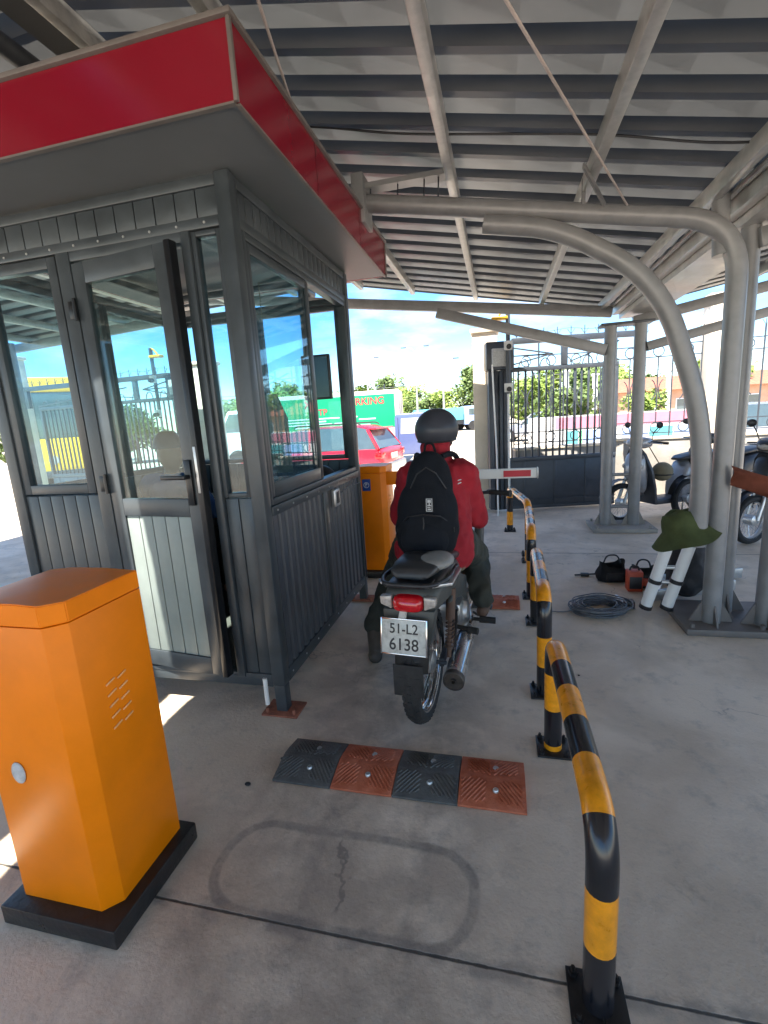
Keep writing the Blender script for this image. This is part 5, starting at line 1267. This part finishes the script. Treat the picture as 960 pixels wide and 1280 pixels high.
# SUV: heading to the left, tail to the right and a little towards us
car('red estate car with roof rails, tail toward the barrier, beyond the booth', (-4.78, 12.1, GZ - .04), math.radians(82), 'carred')
car('silver car parked beyond the fence, left of the curved post', (5.6, 14.2, GZ), math.radians(84), 'carsilver', 'sedan')
car('silver car parked beyond the fence near the right edge', (9.4, 13.6, GZ), math.radians(95), 'carsilver', 'sedan')
car('grey parked car far beyond the hoarding behind the gate', (1.9, 26, GZ), math.radians(80), 'scgrey', 'sedan')

# green sided box truck
tk = thing('box_truck', 'box truck with green printed side standing behind the red car', 'truck', (-6.25, 16.4, GZ), math.radians(7))
def tkO(n, mb, mt, par=tk, **kw): return obj(n, mb, mt, par, local=True, **kw)
b = MB(); b.box((-2.3, 0, .75), (2.85, 1.9, 2.58), .02); bx_ = tkO('cargo_box', b, 'cream')
b = MB(); b.box((-2.2, -.012, 1.30), (2.70, -.002, 2.44)); sg = tkO('side_sign', b, 'greensign', bx_, smooth=0)
for s_, sz, x, z in (('PARKING', .30, 1.62, 2.22), ('TP', .26, .10, 1.93), ('VE', .26, .95, 1.93), ('XE', .30, -.35, 2.22)):
    text('lettering', s_, sz * 1.15, wmat(tk) @ frame_m((x, -.014, z), (1, 0, 0), (0, 0, 1)), 'signred', sg, .002)
b = MB()
for z, xs in ((1.72, ((-1.6, -.3), (-.1, .7), (.8, 1.35))), (1.62, ((-1.5, .2), (.9, 1.2), (1.4, 2.0))), (1.52, ((-1.5, .4), (.5, 1.3))), (1.42, ((-1.0, .5), (.7, 1.8)))):
    for a, c in xs: b.box((a, -.016, z - .02), (c, -.0125, z + .02))
tkO('small_print', b, 'white', sg)
b = MB(); b.box((-4.1, .12, .55), (-2.42, 1.78, 1.35), .06); b.prism([(-4.05, 1.33), (-2.45, 1.33), (-2.5, 2.2), (-3.55, 2.2)], .16, 1.74, 'Y', bev=.05); cb = tkO('cab', b, 'white')
b = MB(); b.prism([(-3.88, 1.42), (-2.75, 1.42), (-2.8, 2.08), (-3.5, 2.08)], .148, .158, 'Y'); tkO('cab_window', b, 'carglass', cb)
b = MB(); b.box((-4.0, .3, .50), (2.8, 1.6, .74), .02); tkO('chassis', b, 'dksteel')
for x in (-3.3, 1.3):
    for y in (.16, 1.74):
        b = MB(); b.lathe([(0, -.1), (.2, -.1), (.36, -.11), (.38, -.07), (.38, .07), (.36, .11), (.2, .1), (0, .1)], (x, y, .38), 'Y', n=24); tkO('wheel', b, 'tyre')
b = MB(); b.box((2.852, .1, .85), (2.862, 1.8, 2.5), .003); b.box((2.862, .93, .9), (2.875, .96, 2.45)); tkO('rear_door', b, 'cream')

# blue mini truck
mt_ = thing('mini_truck', 'pale blue mini truck cab partly hidden by the rider', 'truck', (-2.65, 15.6, GZ), math.radians(6))
def mO(n, mb, mt, par=mt_, **kw): return obj(n, mb, mt, par, local=True, **kw)
b = MB(); b.prism([(-.72, .38), (.75, .38), (.80, .60), (.80, 1.02), (.66, 1.66), (.58, 1.72), (-.62, 1.72), (-.70, 1.62)], 0, 1.4, 'Y', bev=.04); cb = mO('cab', b, 'cabblue')
b = MB(); b.prism([(-.52, 1.06), (.60, 1.06), (.50, 1.56), (-.48, 1.56)], -.006, .004, 'Y', bev=.003); mO('side_window', b, 'label', cb)
b = MB(); b.box((-.60, -.004, .42), (-.585, .003, 1.6)); b.box((.35, -.004, .42), (.36, .003, 1.04)); b.box((.18, -.03, .96), (.32, -.004, .985), .004); mO('door_seam', b, 'black', cb)
b = MB(); b.box((.74, -.16, 1.1), (.80, -.04, 1.32), .01); b.tube([(.72, 0, 1.2), (.76, -.08, 1.2)], .012, 8); mO('mirror', b, 'black', cb)
b = MB(); b.box((.72, .1, 1.05), (.76, 1.3, 1.55)); mO('windscreen', b, 'carglass', cb)
b = MB(); b.box((.78, .10, .62), (.82, .32, .76), .02); b.box((.78, 1.08, .62), (.82, 1.3, .76), .02); mO('headlight', b, 'clearlens')
b = MB(); b.box((-2.9, -.02, .62), (-.78, 1.42, .68), .01)
for a, c in (((-2.9, -.05, .68), (-.78, -.02, 1.02)), ((-2.9, 1.42, .68), (-.78, 1.45, 1.02)), ((-2.93, -.02, .68), (-2.9, 1.42, 1.02))): b.box(a, c, .01)
mO('load_bed', b, 'cabblue')
b = MB(); b.box((-2.8, .25, .35), (.7, 1.15, .60)); mO('chassis', b, 'dksteel')
for x in (.30, -2.0):
    for y in (.10, 1.30):
        b = MB(); b.lathe([(0, -.08), (.24, -.08), (.27, -.05), (.27, .05), (.24, .08), (0, .08)], (x, y, .27), 'Y', n=24); mO('wheel', b, 'tyre')
# far parked lorries
def lorry(label, loc, rz_, m1, m2):
    t = thing('parked_lorry', label, 'lorry', loc, rz_, group='lorries parked in the distance')
    def O(n, mb, mt, par=t, **kw): return obj(n, mb, mt, par, local=True, **kw)
    b = MB(); b.box((-3.2, 0, 1.0), (1.2, 2.2, 2.1), .03); O('load_body', b, m1)
    b = MB(); b.prism([(1.3, .55), (2.9, .55), (2.9, 1.4), (2.7, 2.2), (1.3, 2.2)], .05, 2.15, 'Y', bev=.06); c = O('cab', b, m2)
    b = MB(); b.box((1.7, .03, 1.4), (2.6, .045, 1.95)); b.box((2.86, .3, 1.4), (2.90, 1.9, 1.9)); O('cab_window', b, 'carglass', c)
    b = MB(); b.box((-3.1, .4, .6), (2.7, 1.8, .98)); O('chassis', b, 'dksteel')
    for x in (-2.4, -1.5, 2.1):
        for y in (.15, 2.05):
            b = MB(); b.lathe([(0, -.13), (.2, -.13), (.42, -.14), (.45, -.08), (.45, .08), (.42, .14), (.2, .13), (0, .13)], (x, y, .45), 'Y', n=18); O('wheel', b, 'tyre')
    return t
lorry('distant lorry with teal body beside the rider helmet', (-4.3, 44, GZ), .25, 'teal', 'lblue')
lorry('distant lorry with dark grey body nearest the gate pillar', (-2.2, 47, GZ), .2, 'dksteel', 'white')
# yellow digger far left
yv = thing('yellow_bus', 'bright yellow bus beyond the left gate', 'bus', (-13.0, 12.4, GZ), math.radians(44))
def yO(n, mb, mt, par=yv, **kw): return obj(n, mb, mt, par, local=True, **kw)
b = MB(); b.box((-1.0, 0, .45), (1.0, 5.0, 1.62), .08); b.box((-1.0, 0, 3.0), (1.0, 5.0, 3.45), .08)
for x in (-.99, .90): b.box((x, .005, 1.62), (x + .09, .1, 3.0))
for y in (1.2, 2.4, 3.6, 4.88):
    for x in (-.99, .90): b.box((x, y, 1.62), (x + .09, y + .1, 3.0))
yb = yO('coachwork', b, 'dyellow')
b = MB(); b.box((-.96, .04, 1.62), (.96, 4.9, 3.0)); yO('windows', b, 'carglass', yb)
for x in (-.62, .62):
    b = MB(); b.lathe([(0, -.02), (.13, -.02), (.14, 0)], (x, 0, .95), 'Y', n=16); yO('headlight', b, 'clearlens', yb)
b = MB(); b.box((-1.02, -.08, .40), (1.02, .02, .62), .03); yO('bumper', b, 'dksteel', yb)
for x in (-.88, .88):
    for y in (.9, 4.0):
        b = MB(); b.lathe([(0, -.1), (.35, -.12), (.38, -.07), (.38, .07), (.35, .12), (0, .1)], (x, y, .38), 'X', n=20); yO('wheel', b, 'tyre')
# hoarding behind the fence
hd = thing('low_hoarding', 'long low printed board with red top band behind the fence', 'hoarding', (2.6, 11.2, GZ), math.radians(9))
def hO(n, mb, mt, par=hd, **kw): return obj(n, mb, mt, par, local=True, **kw)
b = MB(); b.box((-2.0, 0, .25), (2.3, .05, 1.42), .004); bd = hO('board', b, 'white')
b = MB(); b.box((-1.45, -.010, 1.16), (2.28, -.002, 1.40)); hO('top_band', b, 'pink', bd, smooth=0)
x = -1.5
for k, (w_, mm) in enumerate(((.3, 'label'), (.25, 'teal'), (.08, 'greensign'), (.40, 'lblue'), (.42, 'white'), (.55, 'lblue'), (.5, 'teal'), (.45, 'lblue'), (.5, 'teal'))):
    b = MB(); b.box((x + .01, -.008, .42), (x + w_ - .01, -.002, 1.10)); hO('panel', b, mm, bd, smooth=0); x += w_
for x in (-1.9, 0, 2.2):
    b = MB(); b.box((x - .03, .055, 0), (x + .03, .11, 1.3)); hO('stake', b, 'dksteel')
# distant building right
hs_ = thing('house', 'low orange brown building in the distance right of the twin post', 'house', (11.5, 32, GZ), .1)
def gO(n, mb, mt, par=hs_, **kw): return obj(n, mb, mt, par, local=True, **kw)
b = MB(); b.box((-4.5, 0, 0), (5.5, 5, 2.2), .02); wl = gO('wall', b, 'brick')
b = MB(); b.prism([(-.5, 2.2), (5.5, 2.2), (2.5, 3.1)], -4.9, 5.9, 'X'); gO('roof', b, 'roofglass')
for x in (-3.4, -1.4, 2.2, 4.0):
    b = MB(); b.box((x, -.03, .9), (x + .9, -.001, 1.7), .01); w0 = gO('window', b, 'white'); b = MB(); b.box((x + .06, -.04, .96), (x + .84, -.031, 1.64)); gO('pane', b, 'carglass', w0)
b = MB(); b.box((.4, -.03, 0), (1.3, -.001, 1.9), .01); gO('door', b, 'bark')
# white posts
for k, (x, y, h_) in enumerate(((2.78, 22, 2.9), (4.0, 22.5, 2.7), (6.4, 21, 2.6))):
    t = thing('white_post', ['left of three white posts standing beyond the gate bars', 'middle white post standing beyond the gate bars', 'right white post near the twin post, beyond the fence'][k], 'post', (x, y, GZ), group='white posts beyond the fence')
    b = MB(); b.tube([(x, y, GZ), (x, y, h_)], .11, 12); obj('shaft', b, 'white', t); b = MB(); b.box((x - .15, y - .15, h_), (x + .15, y + .15, h_ + .08), .02); obj('cap', b, 'white', t)
# street lights
def light(x, y, h_, arms, label):
    t = thing('street_light', label, 'street light', (x, y, GZ), group='street lights in the distance')
    b = MB(); b.tube([(x, y, GZ), (x, y, h_)], [.10, .05], 10); obj('pole', b, 'galv', t)
    for s in arms:
        b = MB(); b.tube(arc([(x, y, h_ - .05), (x + s * .2, y, h_ + .25), (x + s * .8, y, h_ + .38)], .3), .035, 8); a_ = obj('arm', b, 'galv', t)
        b = MB(); b.box((x + .7 if s > 0 else x - 1.15, y - .1, h_ + .34), (x + 1.15 if s > 0 else x - .7, y + .1, h_ + .41), .02); obj('lamp_head', b, 'dksteel', a_)
light(-6.6, 40, 6.6, (-1, 1), 'tall street light with two arms left of the rider helmet')
light(-3.85, 35, 4.9, (1,), 'street light with one arm right of the rider helmet')
light(-11.3, 42, 6.3, (1,), 'street light just right of the booth corner')
light(-8.0, 70, 6.4, (1,), 'fainter street light further off between the two near ones')
light(-20.0, 48, 8, (1,), 'street light seen through the booth windows')
# power lines
b = MB()
for z in (4.6, 5.1):
    b.tube([(lerp(-40, 30, i / 20), 60, z + .6 * (abs(i - 10) / 10) ** 2) for i in range(21)], .025, 5)
for x in (-14, 4): b.tube([(x, 60, GZ), (x, 60, 5.6)], .10, 8)
obj('power_line', b, 'dksteel', label='thin power lines on poles crossing above the far trees', cat='power line', loc=(0, 60, 0))

# ================================================================== TREES
def crown_mesh(seed, m, r, h, nleaf, ls):
    random.seed(seed); b = MB(); cl = []
    for k in range(16):
        a = random.uniform(0, 2 * PI); rr = r * random.uniform(.15, .85); z = h * random.uniform(.25, .95)
        cl.append((V((rr * math.cos(a) * (1.1 - z / h * .5), rr * math.sin(a) * (1.1 - z / h * .5), z)), r * random.uniform(.20, .42)))
    for k in range(nleaf):
        c, cr_ = random.choice(cl)
        d = V((random.gauss(0, 1), random.gauss(0, 1), random.gauss(0, .8))); d.normalize()
        p = c + d * cr_ * random.uniform(.55, 1.08); s = ls * random.uniform(.6, 1.4)
        u = V((random.gauss(0, 1), random.gauss(0, 1), random.gauss(0, .6))).normalized(); w_ = u.orthogonal().normalized()
        b.quad(p - u * s, p + w_ * s * .5, p + u * s, p - w_ * s * .5)
    return b
tp = []
for k in range(4):
    t = thing('tree', 'tree', 'tree', (0, 0, GZ), group='trees beyond the yard')
    m_ = 'leaf' if k % 2 == 0 else 'leaf2'
    obj('crown', crown_mesh(20 + k, m_, 2.0 + .2 * k, 3.4, 2600, .16), m_, t, local=True, smooth=0, recalc=False)
    b = MB(); b.tube([(0, 0, 0), (.05, .02, .8), (0, .06, 1.8), (.1, 0, 2.8)], [.16, .12, .09, .03], 8)
    for a in (0, 1.9, 3.6, 5.1): b.tube([(0, .03, .9 + .15 * a), (.6 * math.cos(a), .6 * math.sin(a), 1.6 + .15 * a), (1.2 * math.cos(a), 1.2 * math.sin(a), 2.3 + .1 * a)], [.07, .045, .015], 6)
    obj('trunk', b, 'bark', t, local=True); tp.append(t)
random.seed(11)
spots = []
for i in range(16): spots.append((-27 + i * 2.7 + random.uniform(-.5, .5), 58 + random.uniform(-5, 5), random.uniform(1.25, 1.7)))
for i in range(7): spots.append((3.0 + i * 2.6, 38 + random.uniform(-4, 4), random.uniform(.95, 1.35)))
spots += [(2.6, 19, .62), (5.4, 20, .6), (12.5, 17, .95), (15.2, 18, 1.0), (-19, 22, .9), (-23, 24, 1.0), (-27, 22, 1.0), (-12.2, 24, .85), (-15.5, 26, .9)]
DIRS = lambda x, y: math.degrees(math.atan2(x, y))
names = []
for i, (x, y, s) in enumerate(spots):
    if i < 4: t = tp[i]
    else: t = copy_tree(tp[i % 4])
    t.location = (x, y, GZ); t.rotation_euler = (0, 0, random.uniform(0, 6)); t.scale = (s, s, s * random.uniform(.85, 1.15))
    tone = 'light green' if i % 4 in (0, 2) else 'dark green'
    if i < 16: lab = '%s tree number %s' % (tone, i); lab = '%s %s tree in the far row, about %d steps from its left end' % ('taller' if s > 1.45 else 'lower', tone, i)
    elif i < 23: lab = '%s %s tree beyond the gate bars, place %d from the left there' % ('bigger' if s > 1.15 else 'smaller', tone, i - 15)
    else: lab = ['small light bushy tree right behind the hoarding', 'small dark bushy tree behind the hoarding right end', 'leafy tree behind the fence at the right edge', 'tall leafy tree outside the right edge of the fence', 'tree seen through the booth behind the yellow bus', 'tree left of the yellow bus', 'leftmost tree beyond the far left pillar', 'tree seen through the door glass of the booth', 'tree behind the left camera pole'][i - 23]
    tag(t, lab)
